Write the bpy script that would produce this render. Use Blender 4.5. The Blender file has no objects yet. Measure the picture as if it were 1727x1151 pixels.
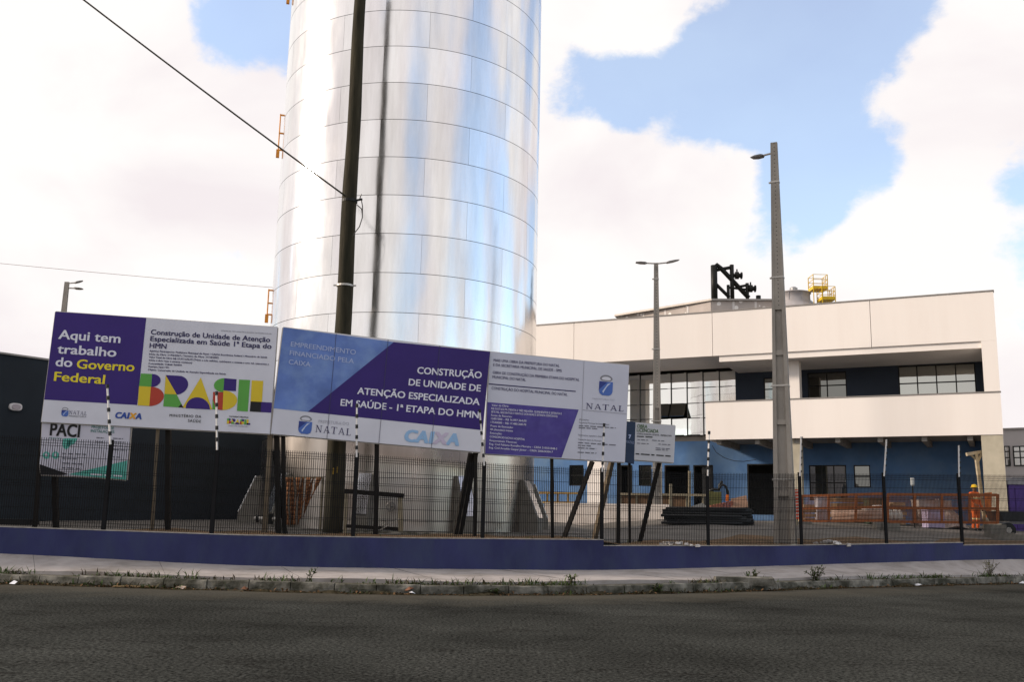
import bpy, bmesh, math, random
from mathutils import Vector, Matrix, noise as mnoise
from mathutils.geometry import tessellate_polygon
random.seed(7)
sc = bpy.context.scene
COL = sc.collection
# ------------------------------------------------------------------ camera
F, PITCH, ROLL, EYE = 1650.0, math.radians(10.4), math.radians(1.2), 1.65
r0 = Vector((1, 0, 0)); u0 = Vector((0, -math.sin(PITCH), math.cos(PITCH))); FW = Vector((0, math.cos(PITCH), math.sin(PITCH)))
RT = r0 * math.cos(ROLL) + u0 * math.sin(ROLL)
UP = u0 * math.cos(ROLL) - r0 * math.sin(ROLL)
CAM = Vector((0, 0, EYE))
cd = bpy.data.cameras.new('camera'); cam = bpy.data.objects.new('camera', cd); COL.objects.link(cam)
cd.sensor_width = 36; cd.lens = 36 * F / 1727; cd.clip_end = 4000; cd.clip_start = 0.05
m = Matrix.Identity(4)
for i in range(3):
    m[i][0] = RT[i]; m[i][1] = UP[i]; m[i][2] = -FW[i]; m[i][3] = CAM[i]
cam.matrix_world = m
sc.camera = cam
def ray(x, y): return FW + RT * ((x - 863.5) / F) + UP * ((575.5 - y) / F)
def at(x, y, D):
    d = ray(x, y); return CAM + d * (D / d.y)
def onp(x, y, p0, n):
    d = ray(x, y); return CAM + d * ((p0 - CAM).dot(n) / d.dot(n))
def interp(x, xs, ys):
    if x <= xs[0]: return ys[0] + (ys[1] - ys[0]) * (x - xs[0]) / (xs[1] - xs[0])
    for i in range(len(xs) - 1):
        if x <= xs[i + 1] or i == len(xs) - 2:
            return ys[i] + (ys[i + 1] - ys[i]) * (x - xs[i]) / (xs[i + 1] - xs[i])
# ------------------------------------------------------------------ sun, sky, exposure
SUN_EL = math.radians(24)
sdir = Vector((-1.0, 0.02, 0)).normalized() * math.cos(SUN_EL) + Vector((0, 0, math.sin(SUN_EL)))
sl = bpy.data.lights.new('sun', 'SUN'); sl.energy = 4.6; sl.angle = math.radians(7.0); sl.color = (1, 0.85, 0.71)
so = bpy.data.objects.new('sun', sl); COL.objects.link(so); so.rotation_euler = sdir.to_track_quat('Z', 'Y').to_euler()
so.location = (-40, -20, 60)
W = bpy.data.worlds.new('World'); sc.world = W; W.use_nodes = True
wn, wl = W.node_tree.nodes, W.node_tree.links
wn.clear()
def wnode(t, **kw):
    n = wn.new(t)
    for k, v in kw.items(): setattr(n, k, v)
    return n
def wmath(op, a, b=None, clamp=False):
    n = wnode('ShaderNodeMath', operation=op); n.use_clamp = clamp
    for i, v in enumerate((a, b)):
        if v is None: continue
        if isinstance(v, (int, float)): n.inputs[i].default_value = v
        else: wl.new(v, n.inputs[i])
    return n.outputs[0]
wout = wnode('ShaderNodeOutputWorld'); bg = wnode('ShaderNodeBackground'); bg2 = wnode('ShaderNodeBackground'); wmix = wnode('ShaderNodeMixShader')
sky = wnode('ShaderNodeTexSky', sky_type='NISHITA'); sky.sun_disc = False
sky.sun_elevation = SUN_EL; sky.sun_rotation = math.atan2(sdir.x, sdir.y); sky.air_density = 1.0; sky.dust_density = 0.6; sky.ozone_density = 1.5
bg.inputs[1].default_value = 0.15; hsv = wnode('ShaderNodeHueSaturation'); hsv.inputs['Saturation'].default_value = 1.12; hsv.inputs['Value'].default_value = 2.0; wl.new(sky.outputs[0], hsv.inputs['Color']); wl.new(hsv.outputs[0], bg.inputs[0])
tc = wnode('ShaderNodeTexCoord'); dirv = tc.outputs['Generated']
def wnoise(scale, off, detail, rough, dist=0.0, sz=1.6):
    mp = wnode('ShaderNodeMapping'); mp.inputs['Location'].default_value = off; mp.inputs['Scale'].default_value = (1, 1, sz)
    wl.new(dirv, mp.inputs[0]); n = wnode('ShaderNodeTexNoise'); wl.new(mp.outputs[0], n.inputs['Vector'])
    n.inputs['Scale'].default_value = scale; n.inputs['Detail'].default_value = detail; n.inputs['Roughness'].default_value = rough; n.inputs['Distortion'].default_value = dist
    return n.outputs['Fac']
cov = wnoise(2.4, (3.1, 1.7, 0.4), 11, 0.58, 0.1)
sepd = wnode('ShaderNodeSeparateXYZ'); wl.new(dirv, sepd.inputs[0])
cov = wmath('MULTIPLY_ADD', cov, 1.7); cov.node.inputs[2].default_value = -0.35
fine = wnoise(8, (1.3, 4.4, 2.0), 11, 0.66, 0.2, 1.3)
cov = wmath('ADD', cov, wmath('MULTIPLY', wmath('SUBTRACT', fine, 0.5), 0.52))
cov = wmath('ADD', cov, wmath('MULTIPLY', sepd.outputs[0], -0.15))
cov = wmath('ADD', cov, 0.12)
for (gx, gy, rin, rout, amp) in ((450, 50, 1, 6, .34), (1010, 150, .5, 4, .26), (1130, 150, .5, 5, .26), (1290, 110, .5, 5, .26), (1440, 30, .5, 5, .26), (1320, 390, .5, 4.5, .20), (1420, 270, .5, 4.5, .18), (1270, 230, .5, 4, .16),
                                  (160, 330, 3, 12, -.16), (740, 560, 3, 16, -.12), (1040, 330, 1, 6, -.24), (1060, 25, .5, 3.6, -.22), (1620, 150, 2, 6.5, -.19), (1560, 480, 2, 7, -.21), (1200, 330, .5, 4, -.16)):
    dp = wnode('ShaderNodeVectorMath', operation='DOT_PRODUCT'); wl.new(dirv, dp.inputs[0]); dp.inputs[1].default_value = ray(gx, gy).normalized()
    mr = wnode('ShaderNodeMapRange', interpolation_type='SMOOTHSTEP'); wl.new(dp.outputs['Value'], mr.inputs[0])
    mr.inputs[1].default_value = math.cos(math.radians(rout)); mr.inputs[2].default_value = math.cos(math.radians(rin)); mr.inputs[3].default_value = 0; mr.inputs[4].default_value = -amp
    cov = wmath('ADD', cov, mr.outputs[0])
cf = wnode('ShaderNodeMapRange', interpolation_type='SMOOTHSTEP'); wl.new(cov, cf.inputs[0]); cf.inputs[1].default_value = 0.41; cf.inputs[2].default_value = 0.57; cf.inputs[3].default_value = 0.33
shade = wnoise(3.2, (7.3, 2.2, 5.1), 6, 0.5, 0.3)
cr = wnode('ShaderNodeValToRGB'); wl.new(shade, cr.inputs[0])
cr.color_ramp.elements[0].position = 0.36; cr.color_ramp.elements[0].color = (0.88, 0.815, 0.83, 1)
cr.color_ramp.elements[1].position = 0.56; cr.color_ramp.elements[1].color = (1.0, 0.965, 0.945, 1)
wl.new(cr.outputs[0], bg2.inputs[0]); bg2.inputs[1].default_value = 1.05
wl.new(cf.outputs[0], wmix.inputs[0]); wl.new(bg.outputs[0], wmix.inputs[1]); wl.new(bg2.outputs[0], wmix.inputs[2]); wl.new(wmix.outputs[0], wout.inputs[0])
sc.view_settings.view_transform = 'Standard'; sc.view_settings.look = 'None'; sc.view_settings.exposure = 0.0; sc.view_settings.gamma = 1.0
sc.view_settings.use_curve_mapping = False
sc.cycles.max_bounces = 7; sc.cycles.use_denoising = True
# ------------------------------------------------------------------ materials
MATS = {}
def pm(name, col, rough=0.6, metal=0.0, var=0.12, scale=3.0, bump=0.0, bscale=40.0, dirt=None, dscale=1.2, damt=0.5, dpos=(.45, .72), stretch=(1, 1, 1), spec=0.22):
    """painted / raw surface: base colour with two noise scales, optional dirt colour and fine relief"""
    if name in MATS: return MATS[name]
    mt = bpy.data.materials.new(name); mt.use_nodes = True; MATS[name] = mt
    nt = mt.node_tree; n, l = nt.nodes, nt.links; b = n['Principled BSDF']
    b.inputs['Roughness'].default_value = rough; b.inputs['Metallic'].default_value = metal; b.inputs['Specular IOR Level'].default_value = spec
    tcn = n.new('ShaderNodeTexCoord'); mp = n.new('ShaderNodeMapping'); mp.inputs['Scale'].default_value = stretch
    l.new(tcn.outputs['Object'], mp.inputs[0])
    def nz(s, d=4, r=0.55):
        q = n.new('ShaderNodeTexNoise'); q.inputs['Scale'].default_value = s; q.inputs['Detail'].default_value = d; q.inputs['Roughness'].default_value = r
        l.new(mp.outputs[0], q.inputs['Vector']); return q.outputs['Fac']
    a = nz(scale, 6); rp = n.new('ShaderNodeValToRGB'); l.new(a, rp.inputs[0])
    rp.color_ramp.elements[0].position = 0.3; rp.color_ramp.elements[1].position = 0.7
    rp.color_ramp.elements[0].color = (*[max(0, c * (1 - var)) for c in col], 1); rp.color_ramp.elements[1].color = (*[min(1, c * (1 + var)) for c in col], 1)
    out = rp.outputs[0]
    if dirt:
        dr = n.new('ShaderNodeValToRGB'); l.new(nz(dscale, 8, 0.62), dr.inputs[0]); dr.color_ramp.elements[0].position = dpos[0]; dr.color_ramp.elements[1].position = dpos[1]
        dr.color_ramp.elements[1].color = (damt, damt, damt, 1)
        mx = n.new('ShaderNodeMix'); mx.data_type = 'RGBA'; l.new(dr.outputs[0], mx.inputs[0]); l.new(out, mx.inputs[6]); mx.inputs[7].default_value = (*dirt, 1); out = mx.outputs[2]
    l.new(out, b.inputs['Base Color'])
    if bump:
        bm_ = n.new('ShaderNodeBump'); bm_.inputs['Strength'].default_value = bump; bm_.inputs['Distance'].default_value = 0.02
        l.new(nz(bscale, 5), bm_.inputs['Height']); l.new(bm_.outputs[0], b.inputs['Normal'])
    return mt
def flat(name, col, rough=0.5): return pm(name, col, rough, var=0.04, scale=1.5)
# ------------------------------------------------------------------ object helpers
WT = {}
def link(o, parent):
    COL.objects.link(o)
    if parent is not None:
        o.parent = parent; o.location = -WT.get(parent.name, Vector((0, 0, 0)))
    WT[o.name] = Vector((0, 0, 0))
def tag(o, label=None, cat=None, group=None, kind=None):
    if label: o['label'] = label
    if cat: o['category'] = cat
    if group: o['group'] = group
    if kind: o['kind'] = kind
    return o
def thing(name, label, cat, base, group=None):
    o = bpy.data.objects.new(name, None); COL.objects.link(o); o.location = base; o.empty_display_size = 0.3
    WT[o.name] = Vector(base); return tag(o, label, cat, group)
class MB:
    def __init__(s): s.v = []; s.f = []
    def add(s, vs, fs):
        o = len(s.v); s.v += [tuple(p) for p in vs]; s.f += [tuple(i + o for i in f) for f in fs]; return s
    def hexa(s, c8):  # 4 bottom (ccw), 4 top
        return s.add(c8, [(3, 2, 1, 0), (4, 5, 6, 7), (0, 1, 5, 4), (1, 2, 6, 5), (2, 3, 7, 6), (3, 0, 4, 7)])
    def box(s, x0, x1, y0, y1, z0, z1):
        return s.hexa([(x0, y0, z0), (x1, y0, z0), (x1, y1, z0), (x0, y1, z0), (x0, y0, z1), (x1, y0, z1), (x1, y1, z1), (x0, y1, z1)])
    def beam(s, p, q, w, h=None, upv=(0, 0, 1)):
        h = h or w; p = Vector(p); q = Vector(q); d = (q - p).normalized(); a = Vector(upv)
        if abs(d.dot(a)) > 0.95: a = Vector((0, 1, 0))
        x = d.cross(a).normalized(); y = x.cross(d)
        c = [(-1, -1), (1, -1), (1, 1), (-1, 1)]
        return s.hexa([p + x * (i * w / 2) + y * (j * h / 2) for i, j in c] + [q + x * (i * w / 2) + y * (j * h / 2) for i, j in c])
    def tube(s, pts, r, n=8, cap=True):
        pts = [Vector(p) for p in pts]; rs = r if isinstance(r, (list, tuple)) else [r] * len(pts); o = len(s.v); px = None
        for k, p in enumerate(pts):
            d = (pts[min(k + 1, len(pts) - 1)] - pts[max(k - 1, 0)]).normalized()
            if px is None: px = d.cross(Vector((0, 0, 1)) if abs(d.z) < .9 else Vector((1, 0, 0))).normalized()
            px = (px - d * px.dot(d)).normalized(); py = d.cross(px)
            for i in range(n):
                a = 2 * math.pi * i / n; s.v.append(tuple(p + (px * math.cos(a) + py * math.sin(a)) * rs[k]))
        for k in range(len(pts) - 1):
            for i in range(n):
                j = (i + 1) % n; s.f.append((o + k * n + i, o + k * n + j, o + (k + 1) * n + j, o + (k + 1) * n + i))
        if cap:
            s.f.append(tuple(o + i for i in reversed(range(n)))); s.f.append(tuple(o + (len(pts) - 1) * n + i for i in range(n)))
        return s
    def prism(s, poly, off):  # closed polygon (list of Vector) extruded by off
        n = len(poly); off = Vector(off); vs = [Vector(p) for p in poly] + [Vector(p) + off for p in poly]
        tr = tessellate_polygon([[Vector(p) for p in poly]])
        fs = [tuple(t) for t in tr] + [tuple(i + n for i in reversed(t)) for t in tr] + [(i, (i + 1) % n, (i + 1) % n + n, i + n) for i in range(n)]
        return s.add(vs, fs)
    def lathe(s, c, prof, n=24):
        o = len(s.v)
        for (r, z) in prof:
            for i in range(n):
                a = 2 * math.pi * i / n; s.v.append((c[0] + r * math.cos(a), c[1] + r * math.sin(a), c[2] + z))
        for k in range(len(prof) - 1):
            for i in range(n):
                j = (i + 1) % n; s.f.append((o + k * n + i, o + k * n + j, o + (k + 1) * n + j, o + (k + 1) * n + i))
        s.f.append(tuple(o + i for i in reversed(range(n)))); s.f.append(tuple(o + (len(prof) - 1) * n + i for i in range(n)))
        return s
    def mesh(s, name, mat, smooth=False, fix=True):
        me = bpy.data.meshes.new(name); me.from_pydata(s.v, [], s.f)
        if fix:
            b = bmesh.new(); b.from_mesh(me); bmesh.ops.recalc_face_normals(b, faces=b.faces); b.to_mesh(me); b.free()
        if mat: me.materials.append(mat)
        if smooth:
            me.shade_smooth()
        me.update(); return me
    def build(s, name, mat, parent=None, smooth=False, kind=None, label=None):
        o = bpy.data.objects.new(name, s.mesh(name, mat, smooth)); link(o, parent)
        if kind: o['kind'] = kind
        if label: o['label'] = label
        return o
def jit(v, a): return Vector((v[0] + random.uniform(-a, a), v[1] + random.uniform(-a, a), v[2] + random.uniform(-a, a)))
# ------------------------------------------------------------------ ground lines (kerb, pavement, wall) as plan curves
XS = list(range(-400, 2201, 50))
def Dw(x): return interp(x, [-400, 0, 400, 700, 1000, 1300, 1727, 2200], [23.6, 24.5, 25.5, 27, 28.5, 30.5, 34, 38.5])
def kerb_pt(x):
    y = interp(x, [-400, 0, 350, 700, 1000, 1200, 1450, 1727, 2200], [973, 985, 996, 1005, 1004.5, 1000, 992, 985, 976])
    d = ray(x, y); return CAM + d * (-EYE / d.z)
def base_pt(x): return at(x, interp(x, [-400, 0, 400, 700, 1000, 1300, 1727, 2200], [916, 933, 955, 960, 963, 955.5, 941, 925]), Dw(x))
def ztop(x):
    if x < 1017: y = interp(x, [-400, 0, 400, 700, 1017], [876, 890, 904, 909, 912])
    elif x < 1625: y = interp(x, [1017, 1300, 1625], [922, 922, 916.5])
    else: y = interp(x, [1625, 1727, 2200], [921, 920, 914])
    return at(x, y, Dw(x)).z
KB = [kerb_pt(x) for x in XS]; BP = [base_pt(x) for x in XS]
def smooth_pts(P, k=2):
    for _ in range(k): P = [P[0]] + [(P[i - 1] + P[i] * 2 + P[i + 1]) / 4 for i in range(1, len(P) - 1)] + [P[-1]]
    return P
KB = smooth_pts(KB, 4); BP = smooth_pts(BP, 3)
def cross2(P, Q):  # unit in-plan direction from kerb to wall
    d = Q - P; d.z = 0; return d.normalized()
DIR = [cross2(KB[i], BP[i]) for i in range(len(XS))]
NRM = []
for i in range(len(XS)):
    t = KB[min(i + 1, len(XS) - 1)] - KB[max(i - 1, 0)]; NRM.append(Vector((-t.y, t.x, 0)).normalized())
NRW = []
for i in range(len(XS)):
    t = BP[min(i + 1, len(XS) - 1)] - BP[max(i - 1, 0)]; NRW.append(Vector((-t.y, t.x, 0)).normalized())
def strip(name, lines, mat, kind='structure', parent=None, attr=None):
    n = len(lines[0]); mb = MB(); mb.v = [tuple(p) for L in lines for p in L]
    mb.f = [(k * n + i, k * n + i + 1, (k + 1) * n + i + 1, (k + 1) * n + i) for k in range(len(lines) - 1) for i in range(n - 1)]
    me = mb.mesh(name, mat, True)
    if attr:
        a = me.attributes.new('kerb_distance', 'FLOAT', 'POINT')
        for k in range(len(lines)):
            for i in range(n): a.data[k * n + i].value = attr[k]
    o = bpy.data.objects.new(name, me); link(o, parent)
    if kind and parent is None: o['kind'] = kind
    return o
# asphalt with sand blown against the kerb
def road_mat():
    mt = pm('asphalt', (0.0310, 0.0325, 0.0310), 1.0, var=0.4, scale=0.3, spec=0.0); nt = mt.node_tree; n, l = nt.nodes, nt.links; b = n['Principled BSDF']
    src = b.inputs['Base Color'].links[0].from_socket; tcn = [q for q in n if q.type == 'TEX_COORD'][0]
    def nz(s, d, r=.6, typ='ShaderNodeTexNoise'):
        q = n.new(typ); q.inputs['Scale'].default_value = s
        if typ == 'ShaderNodeTexNoise': q.inputs['Detail'].default_value = d; q.inputs['Roughness'].default_value = r
        l.new(tcn.outputs['Object'], q.inputs['Vector']); return q
    g = nz(20, 6, .78); gr = n.new('ShaderNodeValToRGB'); l.new(g.outputs['Fac'], gr.inputs[0]); gr.color_ramp.elements[0].position = .40; gr.color_ramp.elements[1].position = .62
    gr.color_ramp.elements[0].color = (.22, .22, .22, 1); gr.color_ramp.elements[1].color = (2.2, 2.15, 2.05, 1)
    mul = n.new('ShaderNodeMix'); mul.data_type = 'RGBA'; mul.blend_type = 'MULTIPLY'; mul.inputs[0].default_value = 1; l.new(src, mul.inputs[6]); l.new(gr.outputs[0], mul.inputs[7])
    # cracks: thin ridge of a stretched noise
    mp = n.new('ShaderNodeMapping'); mp.inputs['Scale'].default_value = (.35, 1.3, 1); l.new(tcn.outputs['Object'], mp.inputs[0])
    cn = n.new('ShaderNodeTexNoise'); cn.inputs['Scale'].default_value = 1.1; cn.inputs['Detail'].default_value = 7; cn.inputs['Roughness'].default_value = .62; l.new(mp.outputs[0], cn.inputs['Vector'])
    sb = n.new('ShaderNodeMath'); sb.operation = 'SUBTRACT'; l.new(cn.outputs['Fac'], sb.inputs[0]); sb.inputs[1].default_value = .5
    ab = n.new('ShaderNodeMath'); ab.operation = 'ABSOLUTE'; l.new(sb.outputs[0], ab.inputs[0])
    mk = nz(.5, 3); mkr = n.new('ShaderNodeMapRange'); l.new(mk.outputs['Fac'], mkr.inputs[0]); mkr.inputs[1].default_value = .47; mkr.inputs[2].default_value = .56; mkr.inputs[3].default_value = 0; mkr.inputs[4].default_value = .75
    cr_ = n.new('ShaderNodeMapRange'); l.new(ab.outputs[0], cr_.inputs[0]); cr_.inputs[1].default_value = 0; cr_.inputs[2].default_value = .016; cr_.inputs[3].default_value = 1; cr_.inputs[4].default_value = 0
    cm = n.new('ShaderNodeMath'); cm.operation = 'MULTIPLY'; l.new(cr_.outputs[0], cm.inputs[0]); l.new(mkr.outputs[0], cm.inputs[1])
    mc = n.new('ShaderNodeMix'); mc.data_type = 'RGBA'; l.new(cm.outputs[0], mc.inputs[0]); l.new(mul.outputs[2], mc.inputs[6]); mc.inputs[7].default_value = (.012, .011, .01, 1)
    at_ = n.new('ShaderNodeAttribute'); at_.attribute_name = 'kerb_distance'
    sn = nz(.9, 6); ad = n.new('ShaderNodeMath'); ad.operation = 'MULTIPLY_ADD'; l.new(sn.outputs['Fac'], ad.inputs[0]); ad.inputs[1].default_value = 3.2; l.new(at_.outputs['Fac'], ad.inputs[2])
    sr = n.new('ShaderNodeMapRange'); l.new(ad.outputs[0], sr.inputs[0]); sr.inputs[1].default_value = 1.5; sr.inputs[2].default_value = 4.4; sr.inputs[3].default_value = .85; sr.inputs[4].default_value = 0
    ms = n.new('ShaderNodeMix'); ms.data_type = 'RGBA'; l.new(sr.outputs[0], ms.inputs[0]); l.new(mc.outputs[2], ms.inputs[6]); ms.inputs[7].default_value = (.082, .075, .060, 1)
    l.new(ms.outputs[2], b.inputs['Base Color'])
    bp_ = n.new('ShaderNodeBump'); bp_.inputs['Strength'].default_value = .9; bp_.inputs['Distance'].default_value = .012; l.new(nz(20, 4, .75).outputs['Fac'], bp_.inputs['Height']); l.new(bp_.outputs[0], b.inputs['Normal'])
    return mt
CONC = lambda: pm('old_concrete', (0.19, 0.18, 0.155), 0.95, var=.4, scale=4, bump=.7, bscale=22, dirt=(.028, .028, .018), dscale=2.2, damt=.92, dpos=(.36, .6))
g = MB().add([(-900, -900, -.06), (900, -900, -.06), (900, 900, -.06), (-900, 900, -.06)], [(0, 1, 2, 3)]).build('ground', pm('far_ground', (.16, .14, .11), .95, var=.3, scale=.05)); g['kind'] = 'structure'
ds = [0, .25, .6, 1.2, 2.2, 4, 7, 11, 16, 24, 40]
lines = []
for d in ds: lines.append([Vector((p.x - NRM[i].x * min(d, 2.2) * 1 - (0 if d <= 2.2 else 0), p.y - NRM[i].y * min(d, 2.2) - max(0, d - 2.2), 0)) for i, p in enumerate(KB)])
strip('road', lines, road_mat(), attr=ds)
# kerb stones (parts of the kerb)
soil = pm('kerb_soil', (.085, .075, .05), .95, var=.45, scale=6, bump=.8, bscale=25)
strip('verge', [[p + NRM[i] * a + Vector((0, 0, z)) for i, p in enumerate(KB)] for a, z in ((-.05, .004), (.1, .03), (.14, .17), (.75, .19))], soil)
deb = []
for a_, z_ in ((-1, .003), (-.6, .5), (0, 1), (.35, .9)):
    row = []
    for i in range((len(KB) - 1) * 8 + 1):
        k = min(i // 8, len(KB) - 2); p = KB[k].lerp(KB[k + 1], i / 8 - k); nn = NRM[k].lerp(NRM[k + 1], i / 8 - k).normalized(); w_ = .06 + .34 * max(0, mnoise.noise(Vector((p.x * .9, p.y * .9, 2.0))) + .25); h_ = .012 + .09 * max(0, mnoise.noise(Vector((p.x * 1.6, p.y * 1.6, 7.0))) + .2)
        row.append(p + nn * (a_ * w_ if a_ < 0 else a_ * .1) + Vector((0, 0, z_ * h_ if z_ > .01 else .003)))
    deb.append(row)
tag(strip('gutter_debris', deb, pm('gutter_dirt', (.040, .034, .022), 1.0, var=.6, scale=9, bump=1.0, bscale=26, spec=.0)), kind='structure')
kerb = tag(bpy.data.objects.new('kerb', None), kind='structure'); COL.objects.link(kerb); WT['kerb'] = Vector()
def along(P, s_list):
    L = [0.0]
    for i in range(len(P) - 1): L.append(L[-1] + (P[i + 1] - P[i]).length)
    def f(s):
        for i in range(len(P) - 1):
            if s <= L[i + 1] or i == len(P) - 2:
                return P[i].lerp(P[i + 1], (s - L[i]) / (L[i + 1] - L[i]))
    return f, L[-1]
fk, LK = along(KB, None)
s = 0.0; km = CONC()
while s < LK - 1.1:
    ln = random.uniform(.92, 1.05); a, b = fk(s + .012), fk(s + ln - .012); t = (b - a); t.z = 0; nn = Vector((-t.y, t.x, 0)).normalized()
    hh = .215 + random.uniform(-.018, .012); tl = random.uniform(-.012, .012); mb = MB()
    N = 5; rows = []
    prof = [(0, 0), (.004, hh * .5), (.02, hh - .02), (.045, hh), (.13, hh - .003), (.15, hh - .05), (.15, .05)]
    for k in range(N + 1):
        q = a.lerp(b, k / N); rows.append([q + nn * (o + tl + random.uniform(-.008, .008)) + Vector((0, 0, z + random.uniform(-.008, .008))) for o, z in prof])
    mb.v = [tuple(p) for r_ in rows for p in r_]; M_ = len(prof)
    mb.f = [(k * M_ + j, (k + 1) * M_ + j, (k + 1) * M_ + j + 1, k * M_ + j + 1) for k in range(N) for j in range(M_ - 1)] + [tuple(range(M_)), tuple(N * M_ + j for j in reversed(range(M_)))]
    mb.build('kerb_stone', km, kerb); s += ln
# pavement slabs
pav = tag(bpy.data.objects.new('pavement', None), kind='structure'); COL.objects.link(pav); WT['pavement'] = Vector()
pm_pav = pm('pavement_concrete', (.34, .31, .295), .9, var=.12, scale=2.5, bump=.25, bscale=60, dirt=(.15, .13, .11), dscale=.9, damt=.75)
FR = [KB[i] + NRM[i] * (.62 + .05 * math.sin(i * 1.3)) for i in range(len(XS))]
for i, p in enumerate(FR): p.z = .265 + .02 * math.sin(i * .7)
ff, LF = along(FR, None); fb, LB = along(BP, None)
nsl = 17
for k in range(nsl):
    s0, s1 = k / nsl, (k + 1) / nsl; mb = MB(); top = []; g_ = .00022
    for j in range(9):
        q = s0 + (s1 - s0) * j / 8 + (g_ / 3 if j == 0 else (-g_ / 3 if j == 8 else 0)); f_, b_ = ff(q * LF), fb(q * LB) + Vector((0, .05, 0))
        top.append([f_ + Vector((0, 0, -.14)) + (b_ - f_) * .002, f_.copy(), f_.lerp(b_, .3), f_.lerp(b_, .65), b_])
    mb.v = [tuple(p + Vector((0, 0, random.uniform(-.004, .004)))) for r_ in top for p in r_]
    mb.f = [(j * 5 + c, (j + 1) * 5 + c, (j + 1) * 5 + c + 1, j * 5 + c + 1) for j in range(8) for c in range(4)]
    mb.build('pavement_slab', pm_pav, pav)
strip('pavement_bed', [[p + Vector((0, 0, -.1)) for p in FR], [p.lerp(BP[i], .5) + Vector((0, 0, -.28)) for i, p in enumerate(FR)], [p + Vector((0, .05, -.3)) for p in BP]], soil)
# yard behind the retaining wall
def slope(X): return .03 if X < 3 else (.075 if X > 8 else .03 + .045 * (X - 3) / 5)
WALLXY = [(BP[i].x, BP[i].y, ztop(XS[i])) for i in range(len(XS))]
def wall_at(X):
    return interp(X, [w[0] for w in WALLXY], [w[1] for w in WALLXY]), min(interp(X, [w[0] for w in WALLXY], [w[2] for w in WALLXY]), 1.12)
def yz(X, Y):
    wy, wz = wall_at(X); t = max(0, Y - wy); z = wz - .015 + t * slope(X)
    return min(z, 1.86)
yard_m = pm('yard_concrete', (.13, .12, .108), .92, var=.25, scale=.6, bump=.3, bscale=12, dirt=(.055, .048, .038), dscale=.5, damt=.7)
dirt_m = pm('red_dirt', (.13, .078, .04), .95, var=.35, scale=3, bump=.7, bscale=14, dirt=(.07, .065, .035), dscale=1.6, damt=.75)
def yard_strip(name, t0, ts, mat, dz=0.0, idx=None):
    idx = idx or range(len(XS)); L = []
    for t in ts: L.append([Vector((BP[i].x, BP[i].y + t, yz(BP[i].x, BP[i].y + t) + dz)) for i in idx])
    return strip(name, L, mat)
yard_strip('yard', 0, [.12, 1, 2, 3, 4, 6, 8, 10, 13, 16, 20, 30, 60, 120], yard_m)
L = []
for t in (.19, .9, 1.6, 2.6):
    L.append([Vector((BP[i].x, BP[i].y + t * (1 if t < 1.5 else 1 + .35 * math.sin(i * 1.7) + .25 * math.sin(i * .6)), 0)) for i in range(len(XS))])
for r_ in L:
    for p in r_: p.z = yz(p.x, p.y) + .03 * (1 if r_ is not L[-1] else .2)
strip('earth_strip', L, dirt_m)
# ------------------------------------------------------------------ low blue retaining wall
wm = pm('blue_wall_paint', (.030, .034, .098), .8, var=.25, scale=.9, bump=.4, bscale=12, dirt=(.045, .060, .10), dscale=1.6, damt=.55, stretch=(1, 1, .45))
capm = pm('wall_render_edge', (.30, .28, .26), .9, var=.3, scale=8)
wall = thing('boundary_wall', 'low dark blue painted retaining wall along the pavement, stepped along its top', 'wall', (0, 27, 0))
def bpx(x):
    return base_lerp(x)
def base_lerp(x):
    i = min(max((x - XS[0]) / 50, 0), len(XS) - 1.001); k = int(i); return BP[k].lerp(BP[k + 1], i - k), NRW[k].lerp(NRW[k + 1], i - k).normalized()
for (xa, xb) in ((-400, 1016.9), (1017, 1624.9), (1625, 2200)):
    st = [xa] + [x for x in XS if xa + 8 < x < xb - 8] + [xb]; mb = MB(); cp = MB(); rows = []; rc = []
    for x in st:
        p, nn = base_lerp(x); z = ztop(x); rows.append([p + Vector((0, 0, -.3)), Vector((p.x, p.y, z)), Vector((p.x, p.y, z)) + nn * .18, p + nn * .18 + Vector((0, 0, -.3))])
        zc = z + .004; rc.append([Vector((p.x, p.y, zc)) - nn * .006, Vector((p.x, p.y, zc + .022)) - nn * .004, Vector((p.x, p.y, zc + .022)) + nn * .17, Vector((p.x, p.y, zc)) + nn * .17])
    for b_, R_ in ((mb, rows), (cp, rc)):
        b_.v = [tuple(p) for r_ in R_ for p in r_]; n_ = len(R_)
        b_.f = [(k * 4 + j, (k + 1) * 4 + j, (k + 1) * 4 + (j + 1) % 4, k * 4 + (j + 1) % 4) for k in range(n_ - 1) for j in range(4)] + [(0, 1, 2, 3), tuple((n_ - 1) * 4 + j for j in (3, 2, 1, 0))]
    sec = mb.build('wall_section', wm, wall); cp.build('mortar_capping', capm, sec)
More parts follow.
